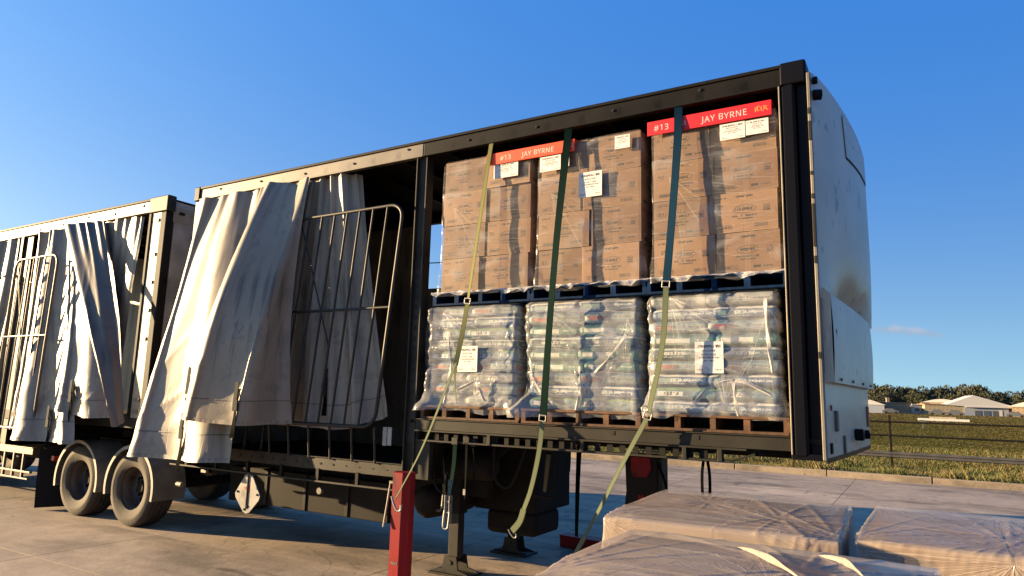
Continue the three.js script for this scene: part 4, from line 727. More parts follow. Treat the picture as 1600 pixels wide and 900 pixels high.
// edge boards with lettering
function edgeBoard(label, x0, x1, y0, y1, rgb, txt, mark) {
  const b = thing('edge_board', label, 'edge board', 'lettered edge boards on the cartons'), w = x1 - x0, h = y1 - y0;
  const body = std(new THREE.Color(`rgb(${rgb})`), 0.5);
  mesh('angle', [bx(x0, x1, y0, y1, -0.016, -0.008, 0.002), bx(x0, x1, y1 - 0.006, y1, -0.16, -0.016)], body, b);
  const t = canvasTex(1024, 128, (x, W, H) => {
    x.fillStyle = `rgb(${rgb})`; x.fillRect(0, 0, W, H); for (let i = 0; i < 60; i++) { x.fillStyle = `rgba(${i % 2 ? '60,10,10' : '255,190,170'},0.05)`; x.fillRect(rnd() * W, rnd() * H, 60 * rnd(), 2); }
    x.fillStyle = 'rgba(240,214,206,0.95)'; x.textBaseline = 'middle'; x.font = '74px sans-serif';
    for (const [s, px] of txt) { let cx = px * W; for (const ch of s) { x.fillText(ch, cx, H * 0.54 + (rnd() - 0.5) * 4); cx += x.measureText(ch).width + 3; } }
    x.strokeStyle = mark ? 'rgba(196,160,70,0.95)' : 'rgba(240,214,206,0.8)'; scribble(x, W * 0.88, H * 0.3, 84, 46, rnd, 4);
    x.strokeStyle = 'rgba(240,214,206,0.85)'; if (mark) scribble(x, W * 0.285, H * 0.34, 40, 44, rnd, 4);
    x.fillStyle = `rgb(${rgb})`; for (let i = 0; i < 60; i++) x.fillRect(rnd() * W, H * (0.3 + 0.45 * rnd()), 10 * rnd(), 3);   // chipped lettering
  });
  const f = mesh('lettered_face', new THREE.PlaneGeometry(w - 0.004, h - 0.004).translate((x0 + x1) / 2, (y0 + y1) / 2, -0.0055), std([1, 1, 1], 0.5, { map: t }), b); return b;
}
edgeBoard('orange edge board lettered JAY BYRNE across the first and second carton stacks', -2.985, -2.0, 4.165, 4.285, '246,74,22', [['#13', 0.16], ['JAY BYRNE', 0.42]], false);
edgeBoard('red edge board lettered JAY BYRNE on the cartons beside the corner post', -1.285, -0.235, 4.178, 4.308, '214,16,26', [['#13', 0.055], ['JAY BYRNE', 0.46]], true);

// ------------------------------------------------------------------ load straps
function buckle(parent, p, rz = 0) { const g = merge([bx(-0.032, 0.032, -0.03, -0.02, -0.006, 0.012, 0.003), bx(-0.032, 0.032, 0.02, 0.03, -0.006, 0.012, 0.003), bx(-0.036, -0.028, -0.03, 0.03, -0.006, 0.012, 0.003), bx(0.028, 0.036, -0.03, 0.03, -0.006, 0.012, 0.003)]); g.rotateZ(rz); g.translate(...p); mesh('buckle', g, M_steel, parent); }
function hook(parent, p, s = 1, a = 0) { const g = tube([[0, 0.05, 0], [0.0, 0, 0.0], [0.012, -0.045, 0], [0.04, -0.055, 0], [0.055, -0.025, 0]], 0.007, 24); g.scale(s, s, s); g.rotateZ(a); g.translate(...p); mesh('hook', g, M_steel, parent); }
{
  let t = thing('load_strap', 'yellow green load strap beside the middle post, drawn down to the red post', 'strap', 'load straps over the cargo');
  mesh('webbing', ribbon([[-2.93, 4.40, 0.0], [-2.96, 4.1, 0.016], [-3.03, 3.4, 0.05], [-3.085, 2.80, 0.085]], 0.05, 0.003, [1, 0, 0], u => 0.5 * u), M_webYellow, t);
  buckle(t, [-3.085, 2.775, 0.088], -0.12);
  mesh('webbing', ribbon([[-3.09, 2.75, 0.088], [-3.13, 2.45, 0.10], [-3.18, 2.15, 0.12]], 0.05, 0.003, [1, 0, 0], u => -0.3 * u), M_webYellow, t);
  mesh('webbing', ribbon([[-3.18, 2.17, 0.12], [-3.15, 1.85, 0.34], [-3.13, 1.35, 0.68], [-3.17, 0.985, 0.93]], 0.046, 0.003, [1, 0, 0], u => 0.3 + 0.35 * u), M_webPale, t);
  mesh('loose_tail', ribbon([[-3.18, 2.15, 0.124], [-3.20, 1.95, 0.09], [-3.19, 1.72, 0.04]], 0.03, 0.003, [1, 0, 0], u => 1.0 * u), M_webPale, t);
  hook(t, [-3.175, 0.95, 0.94], 1.3, 0.4);
  t = thing('load_strap', 'dark green load strap down the middle stacks with pale loose end', 'strap', 'load straps over the cargo');
  mesh('webbing', ribbon([[-2.06, 4.40, 0.0], [-2.08, 4.1, 0.02], [-2.13, 3.4, 0.06], [-2.18, 2.6, 0.08], [-2.235, 1.70, 0.075]], 0.075, 0.003, [1, 0, 0], u => -0.25 + 0.5 * Math.sin(u * 2.6)), M_webGreen, t);
  buckle(t, [-2.237, 1.68, 0.076], -0.1);
  mesh('webbing', ribbon([[-2.24, 1.66, 0.076], [-2.27, 1.38, 0.08], [-2.34, 1.05, 0.09], [-2.40, 0.88, 0.1]], 0.05, 0.003, [1, 0, 0], u => 0.3 * u), M_webPale, t);
  mesh('sewn_end', ribbon([[-2.40, 0.88, 0.1], [-2.43, 0.78, 0.11], [-2.50, 0.69, 0.12]], 0.065, 0.007, [1, 0, 0], u => 0.2), M_webPale, t);
  hook(t, [-2.515, 0.665, 0.12], 0.9, 0.6);
  t = thing('load_strap', 'blue load strap beside the corner post, pale below the upper pallet', 'strap', 'load straps over the cargo');
  mesh('webbing', ribbon([[-1.0, 4.40, 0.0], [-1.0, 4.15, 0.02], [-1.04, 3.5, 0.055], [-1.095, 2.84, 0.08]], 0.072, 0.003, [1, 0, 0], u => -0.2 + 0.45 * Math.sin(u * 2.4)), M_webBlue, t);
  buckle(t, [-1.097, 2.82, 0.082], -0.1);
  mesh('webbing', ribbon([[-1.098, 2.80, 0.082], [-1.12, 2.4, 0.09], [-1.18, 2.05, 0.10], [-1.25, 1.76, 0.10]], 0.05, 0.003, [1, 0, 0], u => 0.4 * u), M_webPale, t);
  buckle(t, [-1.255, 1.735, 0.10], -0.3); mesh('ring', new THREE.TorusGeometry(0.025, 0.006, 8, 20).translate(-1.285, 1.79, 0.09), M_steel, t);
  mesh('webbing', ribbon([[-1.26, 1.72, 0.10], [-1.42, 1.42, 0.13], [-1.62, 1.02, 0.17], [-1.76, 0.75, 0.2]], 0.045, 0.003, [1, 0, 0], u => 0.2 + 0.5 * u), M_webPale, t);
  mesh('sewn_end', ribbon([[-1.76, 0.75, 0.2], [-1.82, 0.64, 0.21], [-1.87, 0.54, 0.22]], 0.055, 0.007, [1, 0, 0], u => 0.6), M_webPale, t);
  hook(t, [-1.88, 0.515, 0.22], 0.9, 0.5);
  // straps hung up under the deck edge
  const hang = (label, pts, mat, w, tw, tip) => { const s = thing('hanging_strap', label, 'strap', 'straps hanging under the deck'); mesh('webbing', ribbon(pts, w, 0.003, [1, 0, 0], u => tw * u), mat, s); mesh('clip', bx(pts[0][0] - 0.035, pts[0][0] + 0.035, pts[0][1] - 0.02, pts[0][1] + 0.05, pts[0][2] - 0.01, pts[0][2] + 0.012, 0.006), M_deckrail, s); if (tip) tip(s); return s; };
  hang('black strap hanging under the deck above the near landing leg', [[-3.47, 1.40, -0.08], [-3.43, 1.1, -0.09], [-3.40, 0.85, -0.1]], M_webBlack, 0.05, 0.4);
  hang('dark strap with a steel ratchet hanging under the deck edge', [[-3.22, 1.41, 0.02], [-3.22, 1.2, 0.03], [-3.25, 0.98, 0.03]], M_webGreen, 0.05, 0.3, s => {
    mesh('ratchet_body', [bx(-3.285, -3.276, 0.66, 0.92, 0.02, 0.07, 0.003), bx(-3.234, -3.225, 0.66, 0.92, 0.02, 0.07, 0.003), rod([-3.285, 0.86, 0.045], [-3.225, 0.86, 0.045], 0.014), rod([-3.285, 0.76, 0.045], [-3.225, 0.76, 0.045], 0.016)], M_steel, s);
    mesh('ratchet_handle', tube([[-3.285, 0.78, 0.06], [-3.285, 0.66, 0.075], [-3.275, 0.62, 0.078], [-3.235, 0.62, 0.078], [-3.225, 0.66, 0.075], [-3.225, 0.78, 0.06]], 0.009, 40), M_steel, s);
    mesh('blue_tab', bx(-3.275, -3.235, 0.92, 1.06, 0.03, 0.036, 0.002), M_webBlue, s); });
  hang('thin black strap with a white tab hanging beside the ratchet', [[-3.10, 1.42, 0.0], [-3.09, 1.15, 0.01], [-3.10, 0.82, 0.0]], M_webBlack, 0.03, 0.8, s => mesh('white_tab', bx(-3.115, -3.085, 0.93, 0.985, 0.004, 0.012, 0.002), M_white, s));
  hang('slack black strap loop hanging beside the thin strap', [[-3.05, 1.40, -0.03], [-3.02, 1.15, -0.03], [-3.03, 0.84, -0.03]], M_webBlack, 0.028, 1.2);
  hang('black strap tail hanging behind the pale strap end', [[-2.26, 1.40, -0.1], [-2.28, 1.2, -0.1], [-2.30, 1.02, -0.1]], M_webBlack, 0.05, 0.5);
  hang('green strap on the far side reaching almost to the ground', [[-3.03, 1.36, -2.40], [-3.04, 0.8, -2.38], [-3.04, 0.2, -2.36]], M_webGreen, 0.07, 0.6);
  hang('short black strap end on the far side of the deck', [[-3.19, 1.36, -2.40], [-3.18, 1.15, -2.40], [-3.18, 0.96, -2.40]], M_webBlack, 0.08, 0.5);
  hang('looped black strap hanging under the deck toward the nose', [[-0.86, 1.41, -0.1], [-0.875, 1.28, -0.1], [-0.865, 1.06, -0.1], [-0.845, 1.02, -0.1], [-0.825, 1.06, -0.1], [-0.815, 1.28, -0.1], [-0.83, 1.40, -0.1]], M_webBlack, 0.024, 0.3);
}
// ------------------------------------------------------------------ red post, red beam, stand
{
  const p = thing('red_post', 'red painted steel post in front of the trailer step', 'post', null, [-3.27, 0, 0.70]);
  const oct = []; for (const [x, z] of [[-0.095, -0.04], [-0.095, 0.02], [-0.07, 0.06], [0.03, 0.06], [0.085, 0.02], [0.085, -0.04], [0.05, -0.07], [-0.06, -0.07]]) oct.push([x, z]);
  const g = extrude(oct, 1.17, 0.006); g.rotateX(-Math.PI / 2); g.scale(1, 1, -1); g.translate(0, 0.008, 0); 
  { const ix = []; const n = g.attributes.position.count; for (let i = 0; i < n; i += 3) ix.push(i, i + 2, i + 1); g.setIndex(ix); }
  const gg = clean(g); gg.computeVertexNormals(); uvBox(gg); mesh('column', gg, M_red, p);
  mesh('base_plate', bx(-0.22, 0.22, 0.002, 0.016, -0.2, 0.2, 0.004), M_dark, p);
  mesh('stencil', [bx(-0.05, -0.034, 0.42, 0.44, 0.0665, 0.068), bx(-0.03, -0.014, 0.42, 0.44, 0.0665, 0.068), bx(-0.01, 0.006, 0.42, 0.435, 0.0665, 0.068), bx(0.012, 0.022, 0.42, 0.445, 0.0665, 0.068)], M_rail, p);
  mesh('side_rod', [rod([-0.125, 0.72, 0.10], [-0.125, 1.1, 0.03], 0.008), bx(-0.135, -0.095, 1.08, 1.10, -0.02, 0.04)], M_cream, p);
  const b = thing('red_beam', 'dark red steel beam lying on the shaded concrete', 'beam', null, [-3.05, 0, -2.68], -0.12);
  mesh('beam', [bx(-0.34, 0.5, 0.001, 0.13, -0.1, 0.1, 0.012)], M_red, b); mesh('top_lip', bx(-0.34, 0.5, 0.13, 0.145, -0.11, 0.11, 0.004), M_red, b);
  const s = thing('support_stand', 'black and red support stand beneath the front deck', 'stand', null, [-1.76, 0, -1.25]);
  mesh('column', [extrude([[-0.17, 0], [0.15, 0], [0.13, 0.5], [0.15, 0.95], [0.155, 1.30], [-0.165, 1.30], [-0.15, 0.95], [-0.19, 0.6]], 0.22, 0.012).translate(0, 0.014, -0.11)], M_rubber, s);
  mesh('red_panel', extrude([[-0.10, 1.30], [0.09, 1.30], [0.105, 1.2], [0.06, 1.115], [-0.08, 1.11], [-0.10, 1.16]], 0.012, 0.003).translate(0, 0, 0.125), M_red, s);
  mesh('red_tab', bx(-0.03, 0.03, 0.84, 0.94, 0.125, 0.135, 0.003), M_red, s);
  mesh('grey_edge', bx(0.158, 0.20, 0.02, 1.30, -0.1, 0.1, 0.01), M_deckrail, s); mesh('strap_tail', ribbon([[0.17, 1.25, 0.12], [0.23, 1.12, 0.13], [0.26, 1.02, 0.13]], 0.03, 0.004, [1, 0, 0], u => 0.4, 12), M_webBlack, s);
}
// ------------------------------------------------------------------ curtains drawn back
// ruled cloth: top and bottom edges through control points, folds as depth along the cloth's own outward side
function cloth(top, mid, bot, foldN, foldA, sd, nu = 110, nv = 70, sharp = 0.6) {
  const C = a => new THREE.CatmullRomCurve3(a.map(p => V(...p)), false, 'centripetal'), ct = C(top), cm = C(mid), cb = C(bot), len = cb.getLength();
  const f = (u, v) => {
    const a = ct.getPoint(u), m = cm.getPoint(u), b = cb.getPoint(u), p = V(0, 0, 0), w0 = (1 - v) * (1 - 2 * v), w1 = 4 * v * (1 - v), w2 = v * (2 * v - 1);
    p.addScaledVector(a, w0).addScaledVector(m, w1).addScaledVector(b, w2);
    const ph = foldN * (u + 0.05 * (fbm(u * 6 + sd, v * 1.5, 64, 3, sd) - 0.5)) * 6.283 + 1.2 * Math.sin(v * 2 + sd), s = Math.sin(ph), sh = Math.sign(s) * Math.pow(Math.abs(s), sharp);
    const edge = sstep(0, 0.06, u) * sstep(1, 0.94, u), am = foldA * lerp(0.55, 1.15, v);
    const cr = fbm(u * 3 + v * 3 + sd, v * 2.5 - u * 2, 64, 2, sd + 2) - 0.5, rg = Math.pow(1 - 2 * Math.abs(fbm(u * 3 + v * 5 + sd * 2, v * 3, 64, 3, sd + 6) - 0.5), 6);
    const gather = Math.exp(-v * 8) * 0.018 * Math.sin(u * 26 + sd + 3 * vnoise(u * 6, sd, 64, 2));
    p.z += am * sh * (0.4 + 0.6 * edge) + 0.03 * cr + 0.012 * rg * v + gather; p.x += 0.5 * am * Math.cos(ph) * edge + 0.01 * cr;
    return p;
  };
  return { f, g: surf(f, nu, nv, [len / 2.2, 1.5]) };
}
function curtain(name, label, top, mid, bot, o = {}) {
  const { n = 3, a = 0.06, sd = 1, mat = M_tarp, straps = [], hem = true, group = 'curtains of the near trailer' } = o, c = cloth(top, mid, bot, n, a, sd, 130, 80, o.sharp ?? 0.6);
  const t = thing(name, label, 'curtain', group); mesh('sheet', c.g, mat, t);
  const off = (p, d) => { p.z += d; return p; };
  if (hem) mesh('hem', surf((u, v) => off(c.f(u, lerp(0.985, 1.0, v)), 0.006), 130, 2, [3, 0.1]), mat, t);
  if (hem) mesh('hem_seam', surf((u, v) => off(c.f(u, lerp(0.905, 0.909, v)), 0.005), 130, 1, [3, 0.1]), M_tarpDark, t);
  for (const [u, v0, v1] of straps) {
    const P = [0, 0.33, 0.66, 1].map(k => { const v = lerp(v0, v1, k), q = c.f(clamp(u + 0.006 * Math.sin(k * 5)), Math.min(v, 1)); q.z += 0.022 + 0.01 * Math.sin(k * 6); if (v > 1) q.y -= (v - 1) * 3.2; return [q.x, q.y, q.z]; });
    const s = grp('curtain_strap', t); mesh('webbing', ribbon(P, 0.06, 0.004, [1, 0, 0], k => 0.3 * Math.sin(k * 4), 24), M_webBlack, s);
    const q = P[1]; mesh('buckle', [bx(q[0] - 0.04, q[0] + 0.04, q[1] - 0.07, q[1] + 0.07, q[2] + 0.002, q[2] + 0.02, 0.006), bar([q[0], q[1] + 0.05, q[2] + 0.02], [q[0] + 0.03, q[1] + 0.24, q[2] + 0.03], 0.055, 0.008, [0, 0, 1])], M_hole, s);
  }
  return t;
}
curtain('vinyl_curtain', 'dirty white curtain flap swung out over the rear wheels of the near trailer',
  [[-7.58, 4.39, 0.02], [-7.2, 4.39, 0.05], [-6.8, 4.39, 0.02], [-6.3, 4.39, 0.03]], [[-7.90, 2.7, -0.04], [-7.45, 2.7, 0.30], [-6.9, 2.7, 0.22], [-6.25, 2.7, 0.18]], [[-8.16, 1.03, 0.08], [-7.6, 1.02, 0.50], [-6.8, 1.02, 0.44], [-6.08, 1.04, 0.36]],
  { n: 1.7, a: 0.08, sd: 2, straps: [[0.13, 0.87, 0.97], [0.60, 0.84, 1.04]] });
curtain('vinyl_curtain', 'dirty white curtain fold hanging in front, its lifted hem above the first flap',
  [[-6.35, 4.39, 0.05], [-6.05, 4.395, 0.08], [-5.8, 4.395, 0.04], [-5.45, 4.395, 0.05]], [[-6.62, 2.85, 0.26], [-5.98, 2.9, 0.66], [-5.62, 2.9, 0.54], [-5.45, 2.9, 0.16]], [[-6.84, 1.55, 0.36], [-6.10, 1.50, 0.80], [-5.62, 1.48, 0.60], [-5.36, 1.5, 0.14]],
  { n: 1.4, a: 0.08, sd: 5, straps: [[0.08, 0.84, 0.93], [0.62, 0.86, 1.04]] });
curtain('vinyl_curtain', 'grey shaded curtain gathered behind the tubular gate',
  [[-5.55, 4.39, -0.02], [-5.3, 4.40, -0.06], [-5.05, 4.40, -0.03], [-4.80, 4.38, -0.12]], [[-5.75, 2.9, -0.04], [-5.3, 2.9, -0.07], [-4.9, 2.9, -0.05], [-4.52, 2.9, -0.16]], [[-5.92, 1.47, -0.06], [-5.3, 1.46, -0.07], [-4.8, 1.46, -0.06], [-4.22, 1.62, -0.16]],
  { n: 4.2, a: 0.04, sd: 8, straps: [[0.08, 0.80, 0.95], [0.46, 0.80, 0.95]] });
const g2 = 'curtains of the far trailer';
curtain('vinyl_curtain', 'dusty curtain flap with long lit folds over the wheels, on the far trailer',
  [[-12.0, 4.36, -0.04], [-11.6, 4.36, 0.05], [-11.3, 4.36, 0.03], [-10.9, 4.36, 0.03]], [[-12.38, 2.7, -0.32], [-11.5, 2.7, 0.12], [-10.75, 2.7, 0.2], [-10.1, 2.7, 0.14]], [[-12.3, 1.2, -0.25], [-11.3, 1.06, 0.28], [-10.3, 1.04, 0.32], [-9.5, 1.05, 0.24]],
  { n: 2.2, a: 0.09, sd: 12, group: g2, straps: [[0.68, 0.86, 1.03]] });
curtain('vinyl_curtain', 'front curtain fold with a black buckle strap, on the far trailer',
  [[-10.95, 4.355, 0.03], [-10.6, 4.36, 0.05], [-10.3, 4.36, 0.04], [-9.9, 4.36, 0.03]], [[-10.45, 2.8, 0.06], [-10.0, 2.8, 0.22], [-9.6, 2.8, 0.16], [-9.15, 2.8, 0.06]], [[-10.3, 1.58, 0.16], [-9.8, 1.48, 0.32], [-9.3, 1.42, 0.26], [-8.8, 1.44, 0.12]],
  { n: 2, a: 0.05, sd: 15, group: g2, straps: [[0.42, 0.84, 1.04]] });
curtain('vinyl_curtain', 'shaded grey curtain drawn tight behind the diagonal strip, on the far trailer',
  [[-10.0, 4.36, -0.03], [-9.6, 4.36, -0.03], [-9.3, 4.36, -0.04], [-8.98, 4.33, -0.05]], [[-9.9, 2.9, -0.02], [-9.6, 2.9, -0.03], [-9.4, 2.9, -0.04], [-9.1, 2.9, -0.05]], [[-9.8, 1.5, -0.02], [-9.5, 1.5, -0.02], [-9.3, 1.5, -0.03], [-9.15, 1.5, -0.05]],
  { n: 1.5, a: 0.025, sd: 18, group: g2, hem: false, sharp: 1 });
curtain('curtain_strip', 'grey folded curtain strip hanging diagonally across the far trailer',
  [[-10.80, 4.35, 0.18], [-10.5, 4.36, 0.14], [-10.2, 4.36, 0.09], [-9.92, 4.36, 0.05]], [[-9.26, 2.76, 0.44], [-9.12, 2.76, 0.40], [-8.98, 2.76, 0.31], [-8.92, 2.76, 0.22]], [[-8.36, 1.36, 0.44], [-8.33, 1.34, 0.42], [-8.31, 1.36, 0.36], [-8.30, 1.40, 0.30]],
  { n: 2, a: 0.012, sd: 21, mat: M_tarpDark, group: g2, hem: false, sharp: 1 });
curtain('vinyl_curtain', 'grey curtain edge beyond the middle post of the far trailer',
  [[-13.9, 4.35, 0.0], [-13.4, 4.35, 0.02], [-13.0, 4.35, 0.0], [-12.62, 4.35, -0.02]], [[-13.9, 2.7, 0.0], [-13.4, 2.7, 0.03], [-13.1, 2.7, 0.0], [-12.75, 2.7, -0.02]], [[-13.9, 1.1, 0.02], [-13.5, 1.1, 0.04], [-13.2, 1.1, 0.02], [-12.9, 1.1, 0.0]],
  { n: 3, a: 0.03, sd: 24, group: g2 });
// ------------------------------------------------------------------ tubular gates
function gate(label, x0, x1, y0, y1, z, lean, bars, mat, legs = true) {
  const t = thing('tubular_gate', label, 'gate', 'tubular load gates'), r = 0.02, c = 0.16, L = (x, y) => x + lean * (1 - (y - y0) / (y1 - y0));
  const q = (x, y) => [L(x, y), y, z];
  const pts = []; const arc = (cx, cy, a0, a1) => { for (let k = 0; k <= 5; k++) { const a = lerp(a0, a1, k / 5) * D2R; pts.push(q(cx + Math.cos(a) * c, cy + Math.sin(a) * c)); } };
  arc(x1 - c, y0 + c, -90, 0); arc(x1 - c, y1 - c, 0, 90); arc(x0 + c, y1 - c, 90, 180); arc(x0 + c, y0 + c, 180, 270);
  const cp = new THREE.CurvePath(); for (let i = 0; i < pts.length; i++) cp.add(new THREE.LineCurve3(V(...pts[i]), V(...pts[(i + 1) % pts.length])));
  mesh('frame', clean(new THREE.TubeGeometry(cp, 190, r, 8, true)), mat, t);
  const ym = lerp(y0, y1, 0.53); mesh('rail', rod(q(x0, ym), q(x1, ym), 0.016), mat, t);
  for (let i = 1; i < bars; i++) { const x = lerp(x0, x1, i / bars + 0.012 * Math.sin(i * 7)); mesh('upright', rod(q(x, y0), q(x, y1), 0.0125), mat, t); }
  mesh('brace', rod(q(lerp(x0, x1, 0.06), y1 - 0.06), q(lerp(x0, x1, 0.5), ym - 0.4), 0.009), mat, t);
  if (legs) for (let i = 0; i < 6; i++) { const x = lerp(x0, x1, (i + 0.05) / 5.1); mesh('foot', rod([L(x, y0), y0 + 0.0, z - 0.02], [L(x, y0) - 0.03, 1.14, -0.01], 0.014), mat, t); }
  return t;
}
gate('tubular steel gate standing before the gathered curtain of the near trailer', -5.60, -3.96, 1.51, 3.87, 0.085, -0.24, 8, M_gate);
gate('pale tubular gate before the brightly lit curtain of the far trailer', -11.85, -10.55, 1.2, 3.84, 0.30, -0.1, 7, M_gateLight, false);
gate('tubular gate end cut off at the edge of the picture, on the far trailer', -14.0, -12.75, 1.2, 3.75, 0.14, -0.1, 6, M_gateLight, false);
// bare bars set in the perforated rail
for (let i = 0; i < 3; i++) { const x = -6.62 + i * 0.3; const s = thing('stake_bar', `short steel bar standing in the perforated rail, ${['first', 'second', 'third'][i]} from the curtain flap`, 'bar', 'bars in the rail'); mesh('bar', rod([x, 1.16, -0.02], [x + 0.03, 1.62, -0.02], 0.014), M_gate, s); mesh('collar', rod([x, 1.155, -0.02], [x + 0.002, 1.2, -0.02], 0.022), M_dark, s); }
// ------------------------------------------------------------------ film wrapped pallets in front
// film over a load: a box with rounded edges, drawn into creases that run to a few pinch points
function drape(w, h, d, sd, pinch, dome) {
  const g = new THREE.BoxGeometry(w, h, d, 110, 40, 110), p = g.attributes.position, q = V(0, 0, 0), n = V(0, 0, 0), r = 0.032;
  for (let i = 0; i < p.count; i++) {
    q.fromBufferAttribute(p, i); const c = V(clamp(q.x, -w / 2 + r, w / 2 - r), clamp(q.y, -h / 2 - 1, h / 2 - r), clamp(q.z, -d / 2 + r, d / 2 - r)); n.copy(q).sub(c);
    if (n.lengthSq() < 1e-9) n.set(0, 1, 0); n.normalize(); const e = c.clone().addScaledVector(n, r);
    const tx = q.x / (w / 2), tz = q.z / (d / 2), topness = sstep(h * 0.3, h / 2, q.y);
    let k = dome * (1 - tx * tx) * (1 - tz * tz) * topness + 0.014 * (fbm(e.x * 1.6 + sd, e.z * 1.6 + e.y, 64, 2, sd) - 0.5);
    for (const [a, b, cy, R, K] of pinch) {               // a few broad pleats running to each pinch
      const dx = q.x - a * w / 2, dz = q.z - b * d / 2, dy = q.y - cy * h / 2, L = Math.hypot(dx, dy, dz), an = Math.atan2(dz + dy * 0.9, dx + dy * 0.2);
      const ph = an * K + 3 * vnoise(an * 2 + 20, 1.5, 256, sd), pl = Math.pow(1 - Math.abs(Math.sin(ph * 0.5)), 5);
      k += 0.007 * (0.1 + 0.9 * topness) * pl * sstep(0.02, 0.12, L) * Math.exp(-Math.pow(L / R, 2)) - (cy < 1 ? 0.018 : 0.004) * Math.exp(-L * L / 0.012);
    }
    e.addScaledVector(n, k); p.setXYZ(i, e.x, e.y, e.z);
  }
  return smoothNormals(g);
}
const an0 = (x, z) => Math.atan2(z, x);
const PI2 = Math.PI * 2;
const M_filmFront = [
  { pulls: 160, crumple: 260, slope: 0.12, lo: 0.05, hi: 0.5, fans: [[0.95, 0.1, 150, 0.5, 1.6, 3.6], [0.72, 0.42, 70, 0.25, 0, PI2], [0.32, 0.6, 60, 0.2, 0, PI2], [0.02, 0.02, 60, 0.4, -0.2, 1.4]] },
  { pulls: 150, crumple: 160, slope: 0.05, lo: 0.05, hi: 0.45, fans: [[0.5, 0.03, 170, 0.5, 0.0, 3.14], [0.02, 0.05, 120, 0.5, -0.1, 1.5], [0.55, 0.55, 60, 0.25, 0, PI2]] },
  { pulls: 200, crumple: 140, slope: -0.35, lo: 0.05, hi: 0.5, fans: [[0.62, 0.65, 140, 0.5, 2.0, 4.6], [0.1, 0.9, 90, 0.6, -1.2, 0.3], [0.9, 0.3, 70, 0.4, 2, 4]] }
].map((o, i) => { const t = creaseTex(1024, 1024, [118, 96, 128][i], 31 + i * 17, o); return phys([0.64, 0.535, 0.435], 0.22, { alphaMap: t, transparent: true, bumpMap: t, bumpScale: 0.004 }); });
const FORE = [
  { n: 'behind the nearest one', x: [-0.86, 0.31], z: [2.06, 0.78], h: 1.26, t: 0.05, sd: 4, dome: 0.012, pinch: [[0.95, 0.9, 0.9, 1.0, 22], [0.45, 0.3, 1, 0.5, 14], [-0.3, -0.2, 1, 0.3, 16], [-1, 1, 0.9, 0.6, 18]] },
  { n: 'at the picture edge', x: [0.37, 1.60], z: [1.92, 0.64], h: 1.26, t: -0.03, sd: 9, dome: 0.008, pinch: [[0.1, 1.0, 0.55, 0.9, 26], [-1, 0.95, 0.95, 0.7, 22], [0.2, 0.2, 1, 0.4, 12]] },
  { n: 'nearest, at the bottom edge of the picture', x: [-0.52, 0.72], z: [3.66, 2.40], h: 1.27, t: 0.02, sd: 14, dome: 0.03, pinch: [[0.3, -0.2, 1, 0.8, 13], [-0.9, 0.5, 0.9, 1.0, 18], [0.9, 0.4, 1, 0.6, 16]] }];
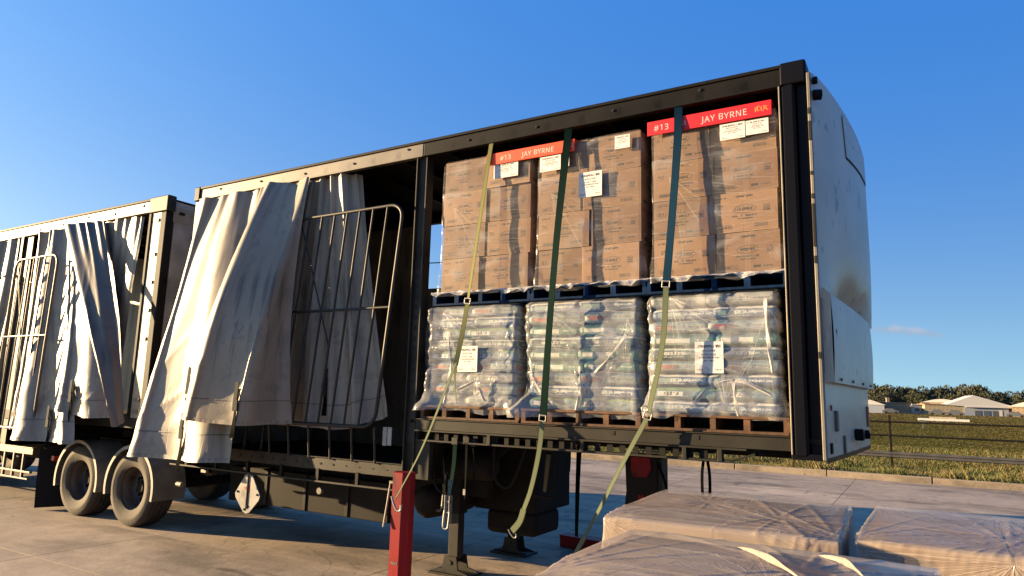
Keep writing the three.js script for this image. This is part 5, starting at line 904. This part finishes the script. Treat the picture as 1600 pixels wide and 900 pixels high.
for (const [fi, F] of FORE.entries()) {
  const w = F.x[1] - F.x[0], d = F.z[0] - F.z[1], cx = (F.x[0] + F.x[1]) / 2, cz = (F.z[0] + F.z[1]) / 2, C = Math.cos(F.t), S = Math.sin(F.t);
  const film = mesh('stretch_film', drape(w, F.h - 0.08, d, F.sd, F.pinch, F.dome), M_filmFront[fi], scene); film.position.set(cx, 0.08 + (F.h - 0.08) / 2, cz); film.rotation.y = F.t;
  tag(film, `milky stretch film over the carton pallet ${F.n}`, 'plastic film', 'films over the pallets in front');
  const top = F.h - 0.016;
  for (const [i, a, b] of [[0, -1, 1], [1, 1, 1], [2, -1, -1], [3, 1, -1]]) {
    const o = mesh('tall_carton', G_CARTON[i % 3], M_carton[i], scene), lx = a * (w / 4 - 0.012), lz = b * (d / 4 - 0.012);
    o.scale.set(w / 2 - 0.035, top - 0.14, d / 2 - 0.035); o.position.set(cx + lx * C + lz * S, 0.14 + (top - 0.14) / 2, cz - lx * S + lz * C); o.rotation.y = F.t;
    tag(o, `tall carton under milky film, ${b > 0 ? 'near' : 'far'} ${a < 0 ? 'left' : 'right'}, pallet ${F.n}`, 'carton', 'cartons of the pallets in front');
  }
  const p = thing('timber_pallet', `timber pallet under the tall cartons, ${F.n}`, 'pallet', 'pallets in front', [cx, 0, cz], F.t);
  for (const x of [-1, 0, 1]) mesh('stringer', bx(x * (w / 2 - 0.08) - 0.025, x * (w / 2 - 0.08) + 0.025, 0.024, 0.112, -d / 2 + 0.05, d / 2 - 0.05), M_wood, p);
  for (let i = 0; i < 7; i++) { const z = lerp(-d / 2 + 0.09, d / 2 - 0.09, i / 6); mesh('deck_board', bx(-w / 2 + 0.04, w / 2 - 0.04, 0.113, 0.135, z - 0.05, z + 0.05), M_wood, p); if (i % 3 === 0) mesh('base_board', bx(-w / 2 + 0.04, w / 2 - 0.04, 0.002, 0.023, z - 0.05, z + 0.05), M_wood, p); }
}
// thick gathers of film lying on the two nearer pallets
{
  const gath = (label, pts, w, h) => {
    const cv = new THREE.CatmullRomCurve3(pts.map(p => V(...p))), g = surf((u, v) => { const p = cv.getPoint(u), T = cv.getTangent(u), N = V(-T.z, 0, T.x).normalize(), e = Math.sin(u * Math.PI), s = (v - 0.5) * 2; return p.addScaledVector(N, s * w * (0.25 + 0.75 * e) + 0.002 * Math.sin(u * 9 + v * 4)).add(V(0, h * e * Math.pow(1 - s * s, 0.8) + 0.0015 * Math.sin(u * 14 + s * 3), 0)); }, 40, 12, [1, 0.2]);
    const m = mesh('film_gather', g, M_filmFront[2], scene); tag(m, label, 'plastic film', 'gathers of film');
  };
  gath('rolled film ridge crossing the nearest pallet top', [[0.02, 1.296, 2.66], [0.16, 1.30, 2.84], [0.3, 1.296, 3.04]], 0.007, 0.022);
  gath('second film ridge on the nearest pallet top, toward its corner', [[0.30, 1.285, 2.56], [0.40, 1.288, 2.68], [0.47, 1.288, 2.84]], 0.007, 0.022);
}
renderer.render(scene, camera);
